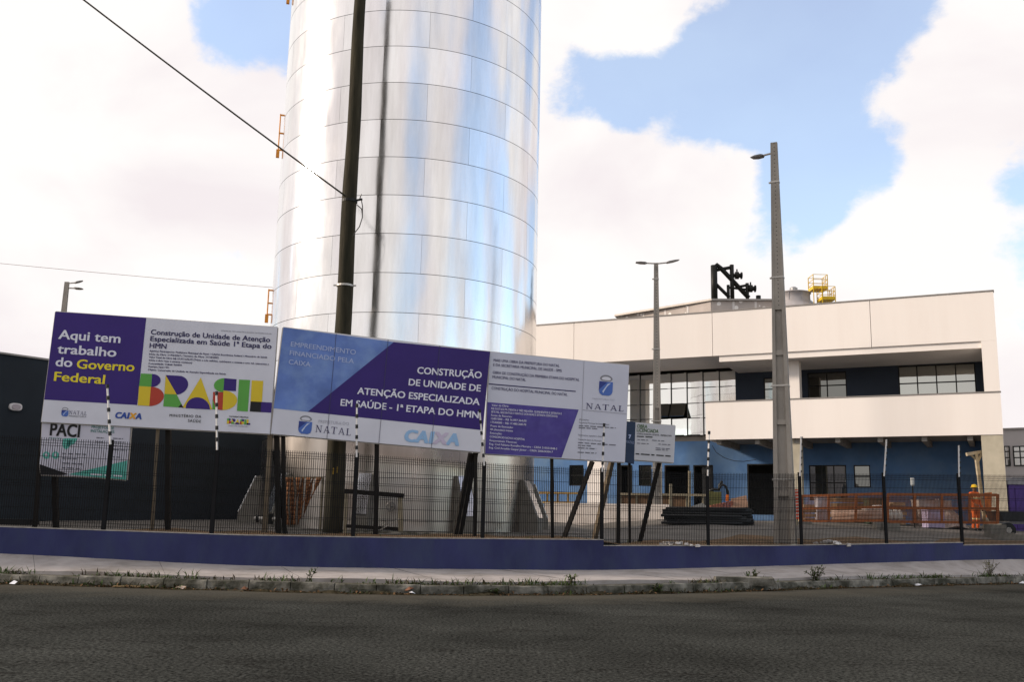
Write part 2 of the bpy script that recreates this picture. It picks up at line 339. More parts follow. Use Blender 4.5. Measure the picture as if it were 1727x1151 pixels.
# ------------------------------------------------------------------ big metal clad tank
AZ = math.radians(-6.36); DC = 35.9; TR = math.sin(math.radians(7.79)) * DC
TC = Vector((math.sin(AZ) * DC, math.cos(AZ) * DC, 1.25))
def tank_metal(nm='aluminium_cladding', c0=(.76, .745, .735), c1=(.89, .88, .875), ro=(.11, .22)):
    mt = bpy.data.materials.new(nm); mt.use_nodes = True; nt = mt.node_tree; n, l = nt.nodes, nt.links; b = n['Principled BSDF']
    b.inputs['Metallic'].default_value = 1.0
    tcn = n.new('ShaderNodeTexCoord'); oi = n.new('ShaderNodeObjectInfo'); geo = n.new('ShaderNodeNewGeometry')
    def nz(vec, s, d, r, sc3):
        mp = n.new('ShaderNodeMapping'); mp.inputs['Scale'].default_value = sc3; l.new(vec, mp.inputs[0])
        q = n.new('ShaderNodeTexNoise'); q.inputs['Scale'].default_value = s; q.inputs['Detail'].default_value = d; q.inputs['Roughness'].default_value = r; l.new(mp.outputs[0], q.inputs['Vector']); return q.outputs['Fac']
    gp = geo.outputs['Position']
    rr = n.new('ShaderNodeMapRange'); l.new(nz(gp, 1.1, 5, .6, (1, 1, .35)), rr.inputs[0]); rr.inputs[1].default_value = .3; rr.inputs[2].default_value = .7; rr.inputs[3].default_value = ro[0]; rr.inputs[4].default_value = ro[1]
    l.new(rr.outputs[0], b.inputs['Roughness'])
    cr_ = n.new('ShaderNodeValToRGB'); l.new(oi.outputs['Random'], cr_.inputs[0]); cr_.color_ramp.elements[0].color = (*c0, 1); cr_.color_ramp.elements[1].color = (*c1, 1)
    st = n.new('ShaderNodeValToRGB'); l.new(nz(gp, 2.2, 6, .65, (1, 1, .12)), st.inputs[0]); st.color_ramp.elements[0].position = .3; st.color_ramp.elements[0].color = (.86, .85, .84, 1); st.color_ramp.elements[1].position = .6; st.color_ramp.elements[1].color = (1, 1, 1, 1)
    mx = n.new('ShaderNodeMix'); mx.data_type = 'RGBA'; mx.blend_type = 'MULTIPLY'; mx.inputs[0].default_value = 1; l.new(cr_.outputs[0], mx.inputs[6]); l.new(st.outputs[0], mx.inputs[7]); l.new(mx.outputs[2], b.inputs['Base Color'])
    b1 = n.new('ShaderNodeBump'); b1.inputs['Strength'].default_value = .5; b1.inputs['Distance'].default_value = .06; l.new(nz(gp, .55, 2, .45, (1, 1, .28)), b1.inputs['Height'])
    b2 = n.new('ShaderNodeBump'); b2.inputs['Strength'].default_value = .012; b2.inputs['Distance'].default_value = .01; l.new(nz(gp, 9, 3, .5, (1, 1, .3)), b2.inputs['Height']); l.new(b1.outputs[0], b2.inputs['Normal'])
    l.new(b2.outputs[0], b.inputs['Normal']); return mt
TM = tank_metal(); TM2 = tank_metal('beige_reflection_aluminium', (.52, .48, .445), (.62, .575, .53), (.24, .36))  # second metal, lower sheets: beige reflection of the houses put into the colour, rougher
lapm = pm('cladding_lap', (.20, .19, .18), .55, .6, var=.3, scale=5)
tank = thing('storage_tank', 'huge round tank clad in shiny aluminium sheets rising behind the signboards', 'tank', TC)
ROWS = 20; RH = 1.32; Z0 = 9.48 - 6 * RH - 1.25  # first full seam above the base
inner = MB(); inner.lathe((0, 0, 0), [(TR - .03, 0), (TR - .03, Z0 + ROWS * RH), (TR * .5, Z0 + ROWS * RH + .9), (.3, Z0 + ROWS * RH + 1.5)], 96)
io = inner.build('shell', lapm, None, True); io.parent = tank
PA = math.radians(36)
def panel_mesh(h, seed, mat=None):
    n, kz = 18, 4; mb = MB(); gap = .0035 / TR
    for kk in range(kz + 1):
        z = .009 + (h - .018) * kk / kz
        for i in range(n + 1):
            a = -PA / 2 + gap + (PA - 2 * gap) * i / n
            edge = math.sin(math.pi * i / n) * math.sin(math.pi * kk / kz)
            w = mnoise.noise(Vector((a * 5 + seed * 3.1, z * .9, seed))) * .009 * edge + mnoise.noise(Vector((a * 13 + seed, z * .4, seed * 2.2))) * .0035 * edge
            r_ = TR + w; mb.v.append((r_ * math.sin(a), -r_ * math.cos(a), z))
    mb.f = [(k * (n + 1) + i, k * (n + 1) + i + 1, (k + 1) * (n + 1) + i + 1, (k + 1) * (n + 1) + i) for k in range(kz) for i in range(n)]
    me = mb.mesh('cladding_sheet', mat or TM, True, fix=False); return me
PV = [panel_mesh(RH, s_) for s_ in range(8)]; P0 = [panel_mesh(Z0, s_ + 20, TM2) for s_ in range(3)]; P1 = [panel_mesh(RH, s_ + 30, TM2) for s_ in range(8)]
AZOFF = -AZ  # angles seen from the camera
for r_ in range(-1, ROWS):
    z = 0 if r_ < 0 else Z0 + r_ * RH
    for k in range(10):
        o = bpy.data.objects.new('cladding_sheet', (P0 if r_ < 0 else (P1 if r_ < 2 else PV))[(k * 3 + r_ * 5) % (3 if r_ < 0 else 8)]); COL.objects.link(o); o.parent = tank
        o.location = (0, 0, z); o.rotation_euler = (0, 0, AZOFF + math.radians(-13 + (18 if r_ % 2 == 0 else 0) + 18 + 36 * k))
# concrete buttresses with bright metal covers round the foot
bm_conc = pm('buttress_concrete', (.19, .178, .155), .85, var=.2, scale=3, bump=.3, bscale=30, dirt=(.13, .12, .1), dscale=1.5, damt=.5)
galv = pm('galvanised_cover', (.78, .79, .82), .22, 1.0, var=.06, scale=4)
fin = MB(); pr = [(-.1, 0), (.66, 0), (.66, .42), (.14, 1.72), (-.1, 1.78)]
fin.prism([Vector((-.25, -(TR + a), z)) for a, z in pr], (.5, 0, 0)); fin_me = fin.mesh('buttress', bm_conc)
cov_ = MB(); cov_.prism([Vector((-.2, -(TR + a), z)) for a, z in ((.63, .5), (.675, .5), (.165, 1.75), (.12, 1.74))], (.4, 0, 0)); cov_me = cov_.mesh('cover_plate', galv)
plm = MB().box(-.36, .36, -(TR + .82), -(TR - .2), 0, .4).mesh('plinth', bm_conc)
for k in range(10):
    a = AZOFF + math.radians(-12 + 36 * k)
    o = bpy.data.objects.new('buttress', fin_me); COL.objects.link(o); o.parent = tank; o.rotation_euler = (0, 0, a)
    c = bpy.data.objects.new('cover_plate', cov_me); COL.objects.link(c); c.parent = o
# slab ring
sb_ = MB().lathe((0, 0, -.9), [(TR + 1.15, 0), (TR + 1.15, .86), (TR + 1.1, .9), (1, .9)], 72).build('base_slab', CONC(), None); sb_.parent = tank
# orange ladder brackets on the left flank
orm = pm('orange_paint', (.62, .25, .03), .5, var=.15, scale=6)
aa = AZOFF + math.radians(-83)
for (zb, zt_) in [(at(x_, yb_, 35.7).z, at(x_, yt_, 35.7).z) for x_, yt_, yb_ in ((452, 500, 546), (473, 213, 276), (497, -45, 24))]:
    mb = MB(); mb.tube([(0, -(TR + .13), zb - 1.25), (0, -(TR + .13), zt_ - 1.25)], 0.024, 6)
    for q in (zb + .1, (zb + zt_) / 2, zt_ - .04): mb.beam((0, -(TR - .04), q - 1.25), (0, -(TR + .15), q - 1.25), .05)
    mb.box(-.06, .06, -(TR + .2), -(TR + .08), zb - 1.45, zb - 1.15)
    o = mb.build('ladder_bracket', orm, None); o.parent = tank; o.rotation_euler = (0, 0, aa)
# ------------------------------------------------------------------ hospital building
BK = .5; BC = at(1675, 490, 42.0); ZR = 12.05
be = Vector((-1, BK, 0)).normalized(); bn = Vector((be.y, -be.x, 0)); BO = Vector((BC.x, BC.y, 0))
def bp(u, v, z): return BO + be * u + bn * v + Vector((0, 0, z))
def uz(x, y, v):
    w = onp(x, y, BO + bn * v, bn); return (w - BO).dot(be), w.z
def bb(mb, ua, ub, va, vb, za, zb):
    return mb.hexa([bp(ua, va, za), bp(ub, va, za), bp(ub, vb, za), bp(ua, vb, za), bp(ua, va, zb), bp(ub, va, zb), bp(ub, vb, zb), bp(ua, vb, zb)])
cream = pm('cream_render', (.84, .785, .735), .85, var=.04, scale=.35, bump=.06, bscale=60, dirt=(.72, .64, .58), dscale=1.0, damt=.25, stretch=(1, 1, .10))
soff = pm('soffit_paint', (.74, .73, .73), .9, var=.05, scale=.6)
navy = pm('navy_render', (.042, .054, .078), .85, var=.12, scale=.5, bump=.1, bscale=40)
sky_blue = pm('blue_render', (.09, .185, .37), .85, var=.22, scale=.7, bump=.15, bscale=30, dirt=(.17, .27, .40), dscale=.45, damt=.8)
colm = pm('bare_column', (.44, .40, .31), .85, var=.15, scale=1.5, bump=.15, bscale=30)
metal_dk = pm('dark_metal', (.018, .018, .017), .45, .3, var=.2)
flash = pm('flashing', (.28, .26, .24), .5, .5, var=.1)
concs = pm('slab_concrete', (.22, .21, .195), .9, var=.2, scale=1.2, bump=.3, bscale=15)
def glass_mat(name, refl, tint, dark):
    mt = bpy.data.materials.new(name); mt.use_nodes = True; n, l = mt.node_tree.nodes, mt.node_tree.links; n.remove(n['Principled BSDF']); out = [q for q in n if q.type == 'OUTPUT_MATERIAL'][0]
    gl = n.new('ShaderNodeBsdfGlossy'); gl.inputs['Roughness'].default_value = .02; gl.inputs['Color'].default_value = (*tint, 1)
    df = n.new('ShaderNodeBsdfDiffuse'); df.inputs['Color'].default_value = (*dark, 1); mx = n.new('ShaderNodeMixShader'); mx.inputs[0].default_value = refl
    l.new(df.outputs[0], mx.inputs[1]); l.new(gl.outputs[0], mx.inputs[2]); l.new(mx.outputs[0], out.inputs[0])
    tcn = n.new('ShaderNodeTexCoord'); nz = n.new('ShaderNodeTexNoise'); nz.inputs['Scale'].default_value = .9; nz.inputs['Detail'].default_value = 2; l.new(tcn.outputs['Object'], nz.inputs['Vector'])
    bpn = n.new('ShaderNodeBump'); bpn.inputs['Strength'].default_value = .08; bpn.inputs['Distance'].default_value = .03; l.new(nz.outputs['Fac'], bpn.inputs['Height']); l.new(bpn.outputs[0], gl.inputs['Normal'])
    return mt
mirror = glass_mat('reflective_glass', .85, (.97, .97, .93), (.02, .02, .018)); midglass = glass_mat('grey_glass', .5, (.85, .86, .80), (.02, .02, .018)); dimglass = glass_mat('plain_glass', .22, (.8, .8, .75), (.012, .012, .01))
hosp = thing('hospital_building', 'cream two storey hospital with blue walls, deep roof band and projecting balcony', 'building', bp(0, 0, 1.6))
UL = 36.0; VB = 4.0; VE = 20.0; ZF = 9.85; ZS = 9.55; ZBT = 7.55; ZBB = 5.72; UB = 13.0; ZG = 1.3
# roof band panels with open joints
cuts = [0, uz(1467, 520, 0)[0], uz(1201, 540, 0)[0], uz(968, 560, 0)[0], 27.5, UL]
for i in range(len(cuts) - 1):
    mb = MB(); g0 = .012 if i else 0; bb(mb, cuts[i] + g0, cuts[i + 1] - .012, 0, .3, ZF, ZR); mb.build('roof_band_panel', cream, hosp)
mb = MB(); bb(mb, -.03, UL, -.03, .34, ZR + .003, ZR + .06); mb.build('roof_flashing', flash, hosp)
mb = MB(); bb(mb, 0.004, .3, .302, VE, ZG, ZR - .004); mb.build('end_wall', cream, hosp)
mb = MB(); bb(mb, .31, UL, .31, VE, 10.9, 11.2); mb.build('roof_slab', concs, hosp)
mb = MB(); bb(mb, UL - .3, UL, .31, VE, ZG, ZR); bb(mb, .31, UL, VE, VE + .3, ZG, ZR); mb.build('rear_wall', cream, hosp)
mb = MB(); bb(mb, 12.3, UL - .31, .302, VB, ZF + .004, ZF + .1); mb.build('roof_soffit', soff, hosp)
mb = MB(); bb(mb, .62, 12.29, .08, .3, ZS, ZF - .003); mb.build('drop_beam', cream, hosp)
mb = MB(); bb(mb, .62, 12.285, .302, VB, ZS + .003, ZS + .12); bb(mb, 12.287, 12.296, .09, VB, ZS, ZF); mb.build('balcony_ceiling', soff, hosp)
mb = MB(); bb(mb, 0, .618, 0, .3, ZBT + .06, ZF - .003); bb(mb, .302, .618, .302, VB, ZBT - 1, ZF - .003); mb.build('end_pier', cream, hosp)
# balcony
mb = MB(); bb(mb, 0, UB, 0, .2, ZBB, ZBT); mb.build('balcony_parapet', cream, hosp)
mb = MB(); bb(mb, UB - .2, UB, .202, VB, ZBB, ZBT); mb.build('balcony_side_wall', cream, hosp)
mb = MB(); bb(mb, -.03, UB + .03, -.03, .23, ZBT + .002, ZBT + .05); bb(mb, UB - .23, UB + .03, .232, VB, ZBT + .002, ZBT + .05); mb.build('parapet_flashing', flash, hosp)
mb = MB(); bb(mb, .02, UB - .202, .202, VE, ZBB + .06, ZBB + .4); mb.build('balcony_slab', concs, hosp)
for k in range(7):
    mb = MB(); u_ = 1.2 + k * 1.85; bb(mb, u_, u_ + .22, .204, VB, ZBB - .22, ZBB + .056); mb.build('slab_beam', concs, hosp)
mb = MB(); bb(mb, UB - .2, UL, VB + .26, VE, 6.0, 6.3); mb.build('upper_floor_slab', concs, hosp)
mb = MB(); bb(mb, .3, UL - .3, VB - .4, VE, ZG, 1.84); mb.build('ground_slab', concs, hosp)
mb = MB(); bb(mb, .3, UL - .3, 9, 9.2, 1.84, ZR - 1.2); mb.build('corridor_wall', pm('interior_grey', (.16, .16, .15), .9), hosp)
def holes_px(lst, v): 
    R = []
    for (x0, y0, x1, y1) in lst:
        ua, za = uz(x0, (y0 + y1) / 2, v); ub, zb = uz(x1, (y0 + y1) / 2, v); zt_ = uz((x0 + x1) / 2, y0, v)[1]; zb_ = uz((x0 + x1) / 2, y1, v)[1]
        R.append((ub, ua, max(zb_, 1.87), zt_))
    return R
def wall_holes(name, ua, ub, za, zb, v, th, holes, mat):
    us = sorted({ua, ub, *[h for q in holes for h in q[:2]]}); zs = sorted({za, zb, *[h for q in holes for h in q[2:]]}); mb = MB()
    inh = lambda u, z: any(h[0] < u < h[1] and h[2] < z < h[3] for h in holes)
    for i in range(len(us) - 1):
        for j in range(len(zs) - 1):
            if inh((us[i] + us[i + 1]) / 2, (zs[j] + zs[j + 1]) / 2): continue
            for vv in (v, v + th): mb.add([bp(us[i], vv, zs[j]), bp(us[i + 1], vv, zs[j]), bp(us[i + 1], vv, zs[j + 1]), bp(us[i], vv, zs[j + 1])], [(0, 1, 2, 3)])
    for h in holes:
        c = [(h[0], h[2]), (h[1], h[2]), (h[1], h[3]), (h[0], h[3])]
        for k in range(4):
            p, q = c[k], c[(k + 1) % 4]; mb.add([bp(p[0], v, p[1]), bp(q[0], v, q[1]), bp(q[0], v + th, q[1]), bp(p[0], v + th, p[1])], [(0, 1, 2, 3)])
    return mb.build(name, mat, hosp)
def window(h, nx, ny, gm, v=VB, fr=.055, sk=None, rows=None, name='window', yaw=0.0):
    ua, ub, za, zb = h; mb = MB(); v0, v1 = v + .05, v + .13
    ucs = [ua + (ub - ua) * i / nx for i in range(nx + 1)]; zcs = rows or [za + (zb - za) * i / ny for i in range(ny + 1)]; ny = len(zcs) - 1
    bb(mb, ua, ub, v0, v1, za, za + fr); bb(mb, ua, ub, v0, v1, zb - fr, zb); bb(mb, ua, ua + fr, v0, v1, za + fr, zb - fr); bb(mb, ub - fr, ub, v0, v1, za + fr, zb - fr)
    for u_ in ucs[1:-1]: bb(mb, u_ - fr / 2, u_ + fr / 2, v0, v1, za + fr, zb - fr)
    for z_ in zcs[1:-1]:
        for i in range(nx): bb(mb, ucs[i] + (fr if i == 0 else fr / 2), ucs[i + 1] - (fr if i == nx - 1 else fr / 2), v0 + .002, v1 - .002, z_ - fr / 2, z_ + fr / 2)
    w = mb.build(name, metal_dk, hosp)
    for i in range(nx):
        for j in range(ny):
            if sk and (i, j) in sk: continue
            p = MB(); dv = random.uniform(-.004, .004); 
            if yaw:
                u_a, u_b = ucs[i] + .012, ucs[i + 1] - .012; va, vb_ = v + .075 - yaw * (u_b - u_a) / 2 + dv, v + .075 + yaw * (u_b - u_a) / 2 + dv; za_, zb_ = zcs[j] + .01, zcs[j + 1] - .01
                p.hexa([bp(u_a, va, za_), bp(u_b, vb_, za_), bp(u_b, vb_ + .01, za_), bp(u_a, va + .01, za_), bp(u_a, va, zb_), bp(u_b, vb_, zb_), bp(u_b, vb_ + .01, zb_), bp(u_a, va + .01, zb_)]); p.build('pane', gm, w); continue
            bb(p, ucs[i] + .01, ucs[i + 1] - .01, v + .085 + dv, v + .095 - dv, zcs[j] + .01, zcs[j + 1] - .01); p.build('pane', gm, w)
    return w
up = holes_px([(1362, 628, 1428, 673), (1515, 615, 1646, 667), (1288, 637, 1322, 676)], VB)
up = [(a, b, max(c, 6.9), min(d, ZS - .02)) for a, b, c, d in up]
cu0 = uz(1241, 680, VB)[0]; cu1 = uz(930, 680, VB)[0]; cz0 = uz(1150, 735, VB)[1]; cz1 = ZF - .12
wall_holes('upper_wall', .62, cu0, ZBB + .3, ZF, VB, .25, up, navy)
wall_holes('upper_wall', cu1, UL - .3, cz0, ZF, VB, .25, [], navy)
zr2 = uz(1150, 706, VB)[1]; zr1 = uz(1150, 681, VB)[1]; zr0 = uz(1150, 655, VB)[1]
ncw = round((cu1 - cu0) / ((uz(1128, 690, VB)[0] - uz(1213, 690, VB)[0]) / 3))
# open casement column index
ucw = (cu1 - cu0) / ncw; iop = int((uz(1137, 690, VB)[0] - cu0) / ucw)
cw = window((cu0, cu1, cz0, cz1), ncw, 4, mirror, rows=[cz0, zr2, zr1, zr0, cz1], sk={(iop, 1), (iop + 1, 1)}, name='curtain_wall', yaw=.085, fr=.04)
for q in (0, 1):
    ua, ub = cu0 + (iop + q) * ucw + .04, cu0 + (iop + q + 1) * ucw - .04; p = MB()
    p.hexa([bp(ua, VB - .42, zr2 + .09), bp(ub, VB - .42, zr2 + .09), bp(ub, VB - .38, zr2 + .06), bp(ua, VB - .38, zr2 + .06), bp(ua, VB + .03, zr1 - .02), bp(ub, VB + .03, zr1 - .02), bp(ub, VB + .07, zr1 - .04), bp(ua, VB + .07, zr1 - .04)])
    p.build('open_casement', dimglass, cw)
window(up[0], 2, 2, dimglass); window(up[1], 4, 2, midglass, rows=[up[1][2], up[1][2] + (up[1][3] - up[1][2]) * .42, up[1][3]]); window(up[2], 2, 2, midglass)
lo = holes_px([(1077, 785, 1099, 820), (1121, 785, 1163, 869), (1170, 785, 1203, 869), (1261, 783, 1313, 869), (1365, 785, 1428, 845), (1440, 785, 1468, 823), (1046, 785, 1066, 869), (960, 785, 984, 820)], VB)
wall_holes('lower_wall', .3, UL - .3, ZG, min(cz0, 6.0), VB, .25, lo, sky_blue)
wall_holes('lower_wall', .3, cu0, min(cz0, 6.0), ZBB + .3, VB, .25, [], sky_blue) if cz0 < ZBB + .3 else None
window(lo[0], 1, 3, dimglass); window(lo[4], 3, 2, dimglass); window(lo[5], 1, 2, dimglass); window(lo[7], 1, 2, dimglass)
def door_frame(h, nm='door_frame'):
    mb = MB(); ua, ub, za, zb = h; f_ = .07
    bb(mb, ua, ua + f_, VB - .02, VB + .2, za, zb); bb(mb, ub - f_, ub, VB - .02, VB + .2, za, zb); bb(mb, ua + f_, ub - f_, VB - .018, VB + .198, zb - f_, zb); return mb.build(nm, metal_dk, hosp)
for q in (1, 2, 3, 6): door_frame(lo[q])
h = lo[2]; mb = MB(); bb(mb, h[0] + .1, h[0] + .1 + (h[1] - h[0]) * .5, VB + .1, VB + .15, h[2], h[3] - .08); mb.build('door_leaf', pm('door_grey', (.05, .05, .05), .5), hosp)
# columns
def column(u, v, w, za, zb, mat, d=None):
    mb = MB(); bb(mb, u, u + w, v, v + (d or w), za, zb); return mb.build('column', mat, hosp)
column(.02, .03, .85, ZG, ZBB - .003, colm, .5)
u_ = uz(1352, 800, .25)[0]; column(u_, .25, .55, ZG, ZBB - .003, colm)
u_ = uz(1348, 640, .9)[0]; column(u_, .9, .62, ZBB + .4, ZS - .003, cream)
u_ = uz(1019, 815, 1.2)[0]; column(u_, 1.2, .95, ZG, ZF - .003, cream, .5)
# low wall and plinth in front of the blue wall
# ------------------------------------------------------------------ plant room and gear on the roof
pmr = pm('patched_fibre_board', (.25, .225, .21), .9, var=.12, scale=1.2, bump=.1)
def patch_mat():
    mt = pm('patched_board_with_filler', (.42, .375, .345), .9, var=.12, scale=1.2); n, l = mt.node_tree.nodes, mt.node_tree.links; b = n['Principled BSDF']; src = b.inputs['Base Color'].links[0].from_socket
    tcn = [q for q in n if q.type == 'TEX_COORD'][0]; vo = n.new('ShaderNodeTexVoronoi'); vo.inputs['Scale'].default_value = 2.0; vo.inputs['Randomness'].default_value = 1; l.new(tcn.outputs['Object'], vo.inputs['Vector'])
    mr = n.new('ShaderNodeMapRange'); l.new(vo.outputs['Distance'], mr.inputs[0]); mr.inputs[1].default_value = .2; mr.inputs[2].default_value = .23; mr.inputs[3].default_value = 1; mr.inputs[4].default_value = 0
    mx = n.new('ShaderNodeMix'); mx.data_type = 'RGBA'; l.new(mr.outputs[0], mx.inputs[0]); l.new(src, mx.inputs[6]); mx.inputs[7].default_value = (.80, .77, .74, 1); l.new(mx.outputs[2], b.inputs['Base Color']); return mt
PMT = patch_mat()
A0 = at(1199, 503, 48.6); zp = A0.z
def atz(x, z, y_guess):  # point on the ray column x at height z
    d = ray(x, y_guess); t = (z - EYE) / d.z; return CAM + d * t
A1 = atz(1050, zp, 529.5); A2 = atz(1349, zp, 503.5)
plant = thing('plant_room', 'low grey boarded plant room with white filler patches on the hospital roof', 'plant room', (A0.x, A0.y, 11.2))
dep = bn * 6.0
def plan(p, z): return Vector((p.x, p.y, z))
def wall_pieces(P, Q, n, mat, nm):
    for i in range(n):
        a, b = P.lerp(Q, (i + .012) / n), P.lerp(Q, (i + 1 - .012) / n); t = (b - a).normalized(); nn = Vector((-t.y, t.x, 0))
        if nn.dot(Vector((0, 1, 0))) < 0: nn = -nn
        MB().prism([plan(a, 11.1), plan(b, 11.1), plan(b, zp - .16), plan(a, zp - .16)], nn * .1).build(nm, mat, plant)
        st_ = P.lerp(Q, i / n)
        if i: MB().prism([plan(st_ - t * .06, 11.1), plan(st_ + t * .05, 11.1), plan(st_ + t * .07, zp - .17), plan(st_ - t * .04, zp - .17)], -nn * .012).build('filler_strip', pm('filler_white', (.62, .59, .57), .9, var=.1), plant)
wall_pieces(plan(A1, 0), plan(A0, 0), 4, PMT, 'board'); wall_pieces(plan(A0, 0), plan(A2, 0), 4, PMT, 'board')
wall_pieces(plan(A2, 0), plan(A2, 0) + Vector((1.9, 2.6, 0)), 2, PMT, 'board')
rim = [plan(A1, zp - .15) + Vector((-.45, 0, 0)), plan(A0, zp - .15) + Vector((0, -.12, 0)), plan(A2, zp - .15) + Vector((.45, -.12, 0)), plan(A2, zp - .15) + Vector((2.2, 2.8, 0)), plan(A1, zp - .15) + Vector((1.5, 6, 0))]
MB().prism(rim, (0, 0, .10)).build('roof_edge', flash, plant)
blk = pm('black_steel', (.012, .012, .010), .5, .2, var=.3)
rack = thing('pipe_rack', 'black steel pipe frame with valves standing on the plant room roof', 'pipe rack', (at(1230, 503, 49.5).x, 49.5, zp))
RD = 49.6
def rk(x, y, d=RD): return at(x, y, d)
for (p, q, r_) in (((1204, 505), (1204, 448), .17), ((1235, 505), (1234, 447), .11), ((1228, 503), (1228, 481), .08), ((1260, 505), (1260, 478), .09)):
    MB().tube([plan(rk(*q), zp - .05), rk(*q)], r_, 10).build('upright', blk, rack, True)
for pts, r_ in (([(1204, 452), (1209, 447), (1216, 453), (1263, 503)], .12), ([(1206, 478), (1230, 502)], .09), ([(1207, 456), (1235, 451)], .09), ([(1228, 466), (1240, 465)], .08), ([(1246, 484), (1262, 481)], .07), ([(1226, 485), (1262, 489)], .06)):
    MB().tube([rk(*q) for q in pts], r_, 10).build('pipe', blk, rack, True)
for (x, y) in ((1243, 465), (1266, 487)):
    p = rk(x, y); mb = MB(); mb.tube([p + Vector((-.2, 0, 0)), p + Vector((-.1, 0, 0)), p + Vector((-.1, 0, 0)), p + Vector((.08, 0, 0)), p + Vector((.08, 0, 0)), p + Vector((.2, 0, 0)), p + Vector((.2, 0, 0)), p + Vector((.26, 0, 0))], [.1, .1, .2, .2, .12, .12, .19, .19], 12); mb.tube([p, p + Vector((0, 0, .34))], .04, 6); mb.build('valve', blk, rack)
MB().tube([plan(rk(1279, 503), zp), rk(1279, 499)], .13, 8).build('pipe_stub', blk, rack)
# cooling tower
cp_ = at(1351, 500, 46.6); ctz = 11.2
ct = thing('cooling_tower', 'round grey flared cooling tower with fan motor on top of the hospital roof', 'cooling tower', (cp_.x, cp_.y + 1.2, ctz))
ctm = pm('grey_plastic', (.33, .31, .31), .55, var=.12, scale=3); cz = at(1351, 488, 46.6).z; cc = (cp_.x, cp_.y + 1.2)
MB().lathe((cc[0], cc[1], 0), [(1.5, ctz), (1.5, cz - 1.1), (1.45, cz - .95), (1.0, cz - .62), (.80, cz - .45), (.78, cz), (.84, cz + .02), (.84, cz + .06)], 32).build('tower_shell', ctm, ct, True)
for k in range(8):
    a = k * math.pi / 4 + .2; MB().beam((cc[0] + .795 * math.cos(a), cc[1] + .795 * math.sin(a), cz - .4), (cc[0] + .795 * math.cos(a), cc[1] + .795 * math.sin(a), cz), .03).build('rib', ctm, ct)
mb = MB(); mb.tube([(cc[0], cc[1], cz), (cc[0], cc[1], cz + .2), (cc[0], cc[1], cz + .2), (cc[0], cc[1], cz + .33), (cc[0], cc[1], cz + .40)], [.22, .15, .2, .2, .1], 12); mb.build('fan_motor', pm('motor_grey', (.3, .3, .3), .4, .5), ct)
# yellow access cages
yel = pm('yellow_paint', (.66, .43, .02), .45, var=.1, scale=4)
def cage(x0, y0, x1, y1, D, lab):
    a, b = at(x0, y1, D), at(x1, y1, D); h_ = at(x0, y0, D).z - a.z; w = b.x - a.x; dp = .8
    c = thing('access_cage', lab, 'platform', (a.x, a.y, 11.2), 'yellow access platforms on the roof')
    MB().box(a.x, b.x, a.y, a.y + dp, a.z, a.z + .05).build('floor_plate', yel, c)
    mb = MB(); mb.box(a.x, b.x, a.y - .015, a.y, a.z, a.z + .15); mb.box(b.x, b.x + .015, a.y, a.y + dp, a.z, a.z + .15); mb.box(a.x - .015, a.x, a.y, a.y + dp, a.z, a.z + .15); mb.build('toe_board', yel, c)
    for (X, Y) in ((a.x, a.y), (b.x, a.y), (a.x, a.y + dp), (b.x, a.y + dp)): MB().beam((X, Y, 11.2), (X, Y, a.z + h_), .035).build('post', yel, c)
    for z in (.35, .65, 1.0):
        zz = a.z + h_ * z
        for P, Q in (((a.x, a.y), (b.x, a.y)), ((b.x, a.y), (b.x, a.y + dp)), ((a.x, a.y + dp), (b.x, a.y + dp)), ((a.x, a.y), (a.x, a.y + dp))): MB().beam((*P, zz), (*Q, zz), .022).build('rail', yel, c)
    mb = MB(); n_ = 4
    for i in range(1, 3): mb.beam((b.x, a.y + dp * i / 3, a.z), (b.x, a.y + dp * i / 3, a.z + h_), .03, .02)
    mb.build('side_slat', yel, c)
cage(1372, 463, 1396, 487, 46.9, 'upper yellow railed access platform beside the cooling tower')
cage(1387, 483, 1409, 505, 46.4, 'lower yellow railed access platform by the roof edge')
# ------------------------------------------------------------------ dark building on the left
dk = pm('dark_blue_render', (.018, .024, .031), .85, var=.2, scale=.5, bump=.12, bscale=30, dirt=(.018, .022, .022), dscale=.4, damt=.6)
la, lb = at(-420, 560, 24.8), at(520, 660, 39.0); la = at(0, 594, 30.0); lt = la.z; lb = at(455, 660, 38.0)
t = Vector((lb.x - la.x, lb.y - la.y, 0)).normalized(); la2 = Vector((la.x, la.y, 0)) - t * 5.0; lb2 = Vector((lb.x, lb.y, 0)); ln = Vector((-t.y, t.x, 0))
side = thing('annex_building', 'plain dark blue annex wall left of the tank with an oval wall lamp', 'building', (la.x, la.y, .9))
def lbox(mb, a0, a1, v0, v1, z0, z1):
    P = lambda a, v, z: la2 + t * a + ln * v + Vector((0, 0, z)); return mb.hexa([P(a0, v0, z0), P(a1, v0, z0), P(a1, v1, z0), P(a0, v1, z0), P(a0, v0, z1), P(a1, v0, z1), P(a1, v1, z1), P(a0, v1, z1)])
LL = (lb2 - la2).length
lbox(MB(), 0, LL, 0, 9, .6, lt - .06).build('wall', dk, side); lbox(MB(), -.05, LL + .05, -.05, 9.05, lt - .057, lt).build('coping', flash, side)
lw = onp(25, 687, la2, ln); P = lambda a, z, o: lw + t * a + Vector((0, 0, z)) - ln * o
lamp = MB(); rim_ = [P(.19 * math.copysign(abs(math.cos(a)) ** .7, math.cos(a)), .115 * math.copysign(abs(math.sin(a)) ** .7, math.sin(a)), 0) for a in [2 * math.pi * i / 24 for i in range(24)]]
lamp.prism(rim_, -ln * .09); lo_ = lamp.build('wall_lamp', pm('lamp_white', (.62, .6, .6), .4, var=.05), side)
MB().prism([p.lerp(lw, .32) - ln * .092 for p in rim_], -ln * .03).build('lamp_diffuser', pm('lamp_diffuser', (.38, .34, .36), .3), lo_)
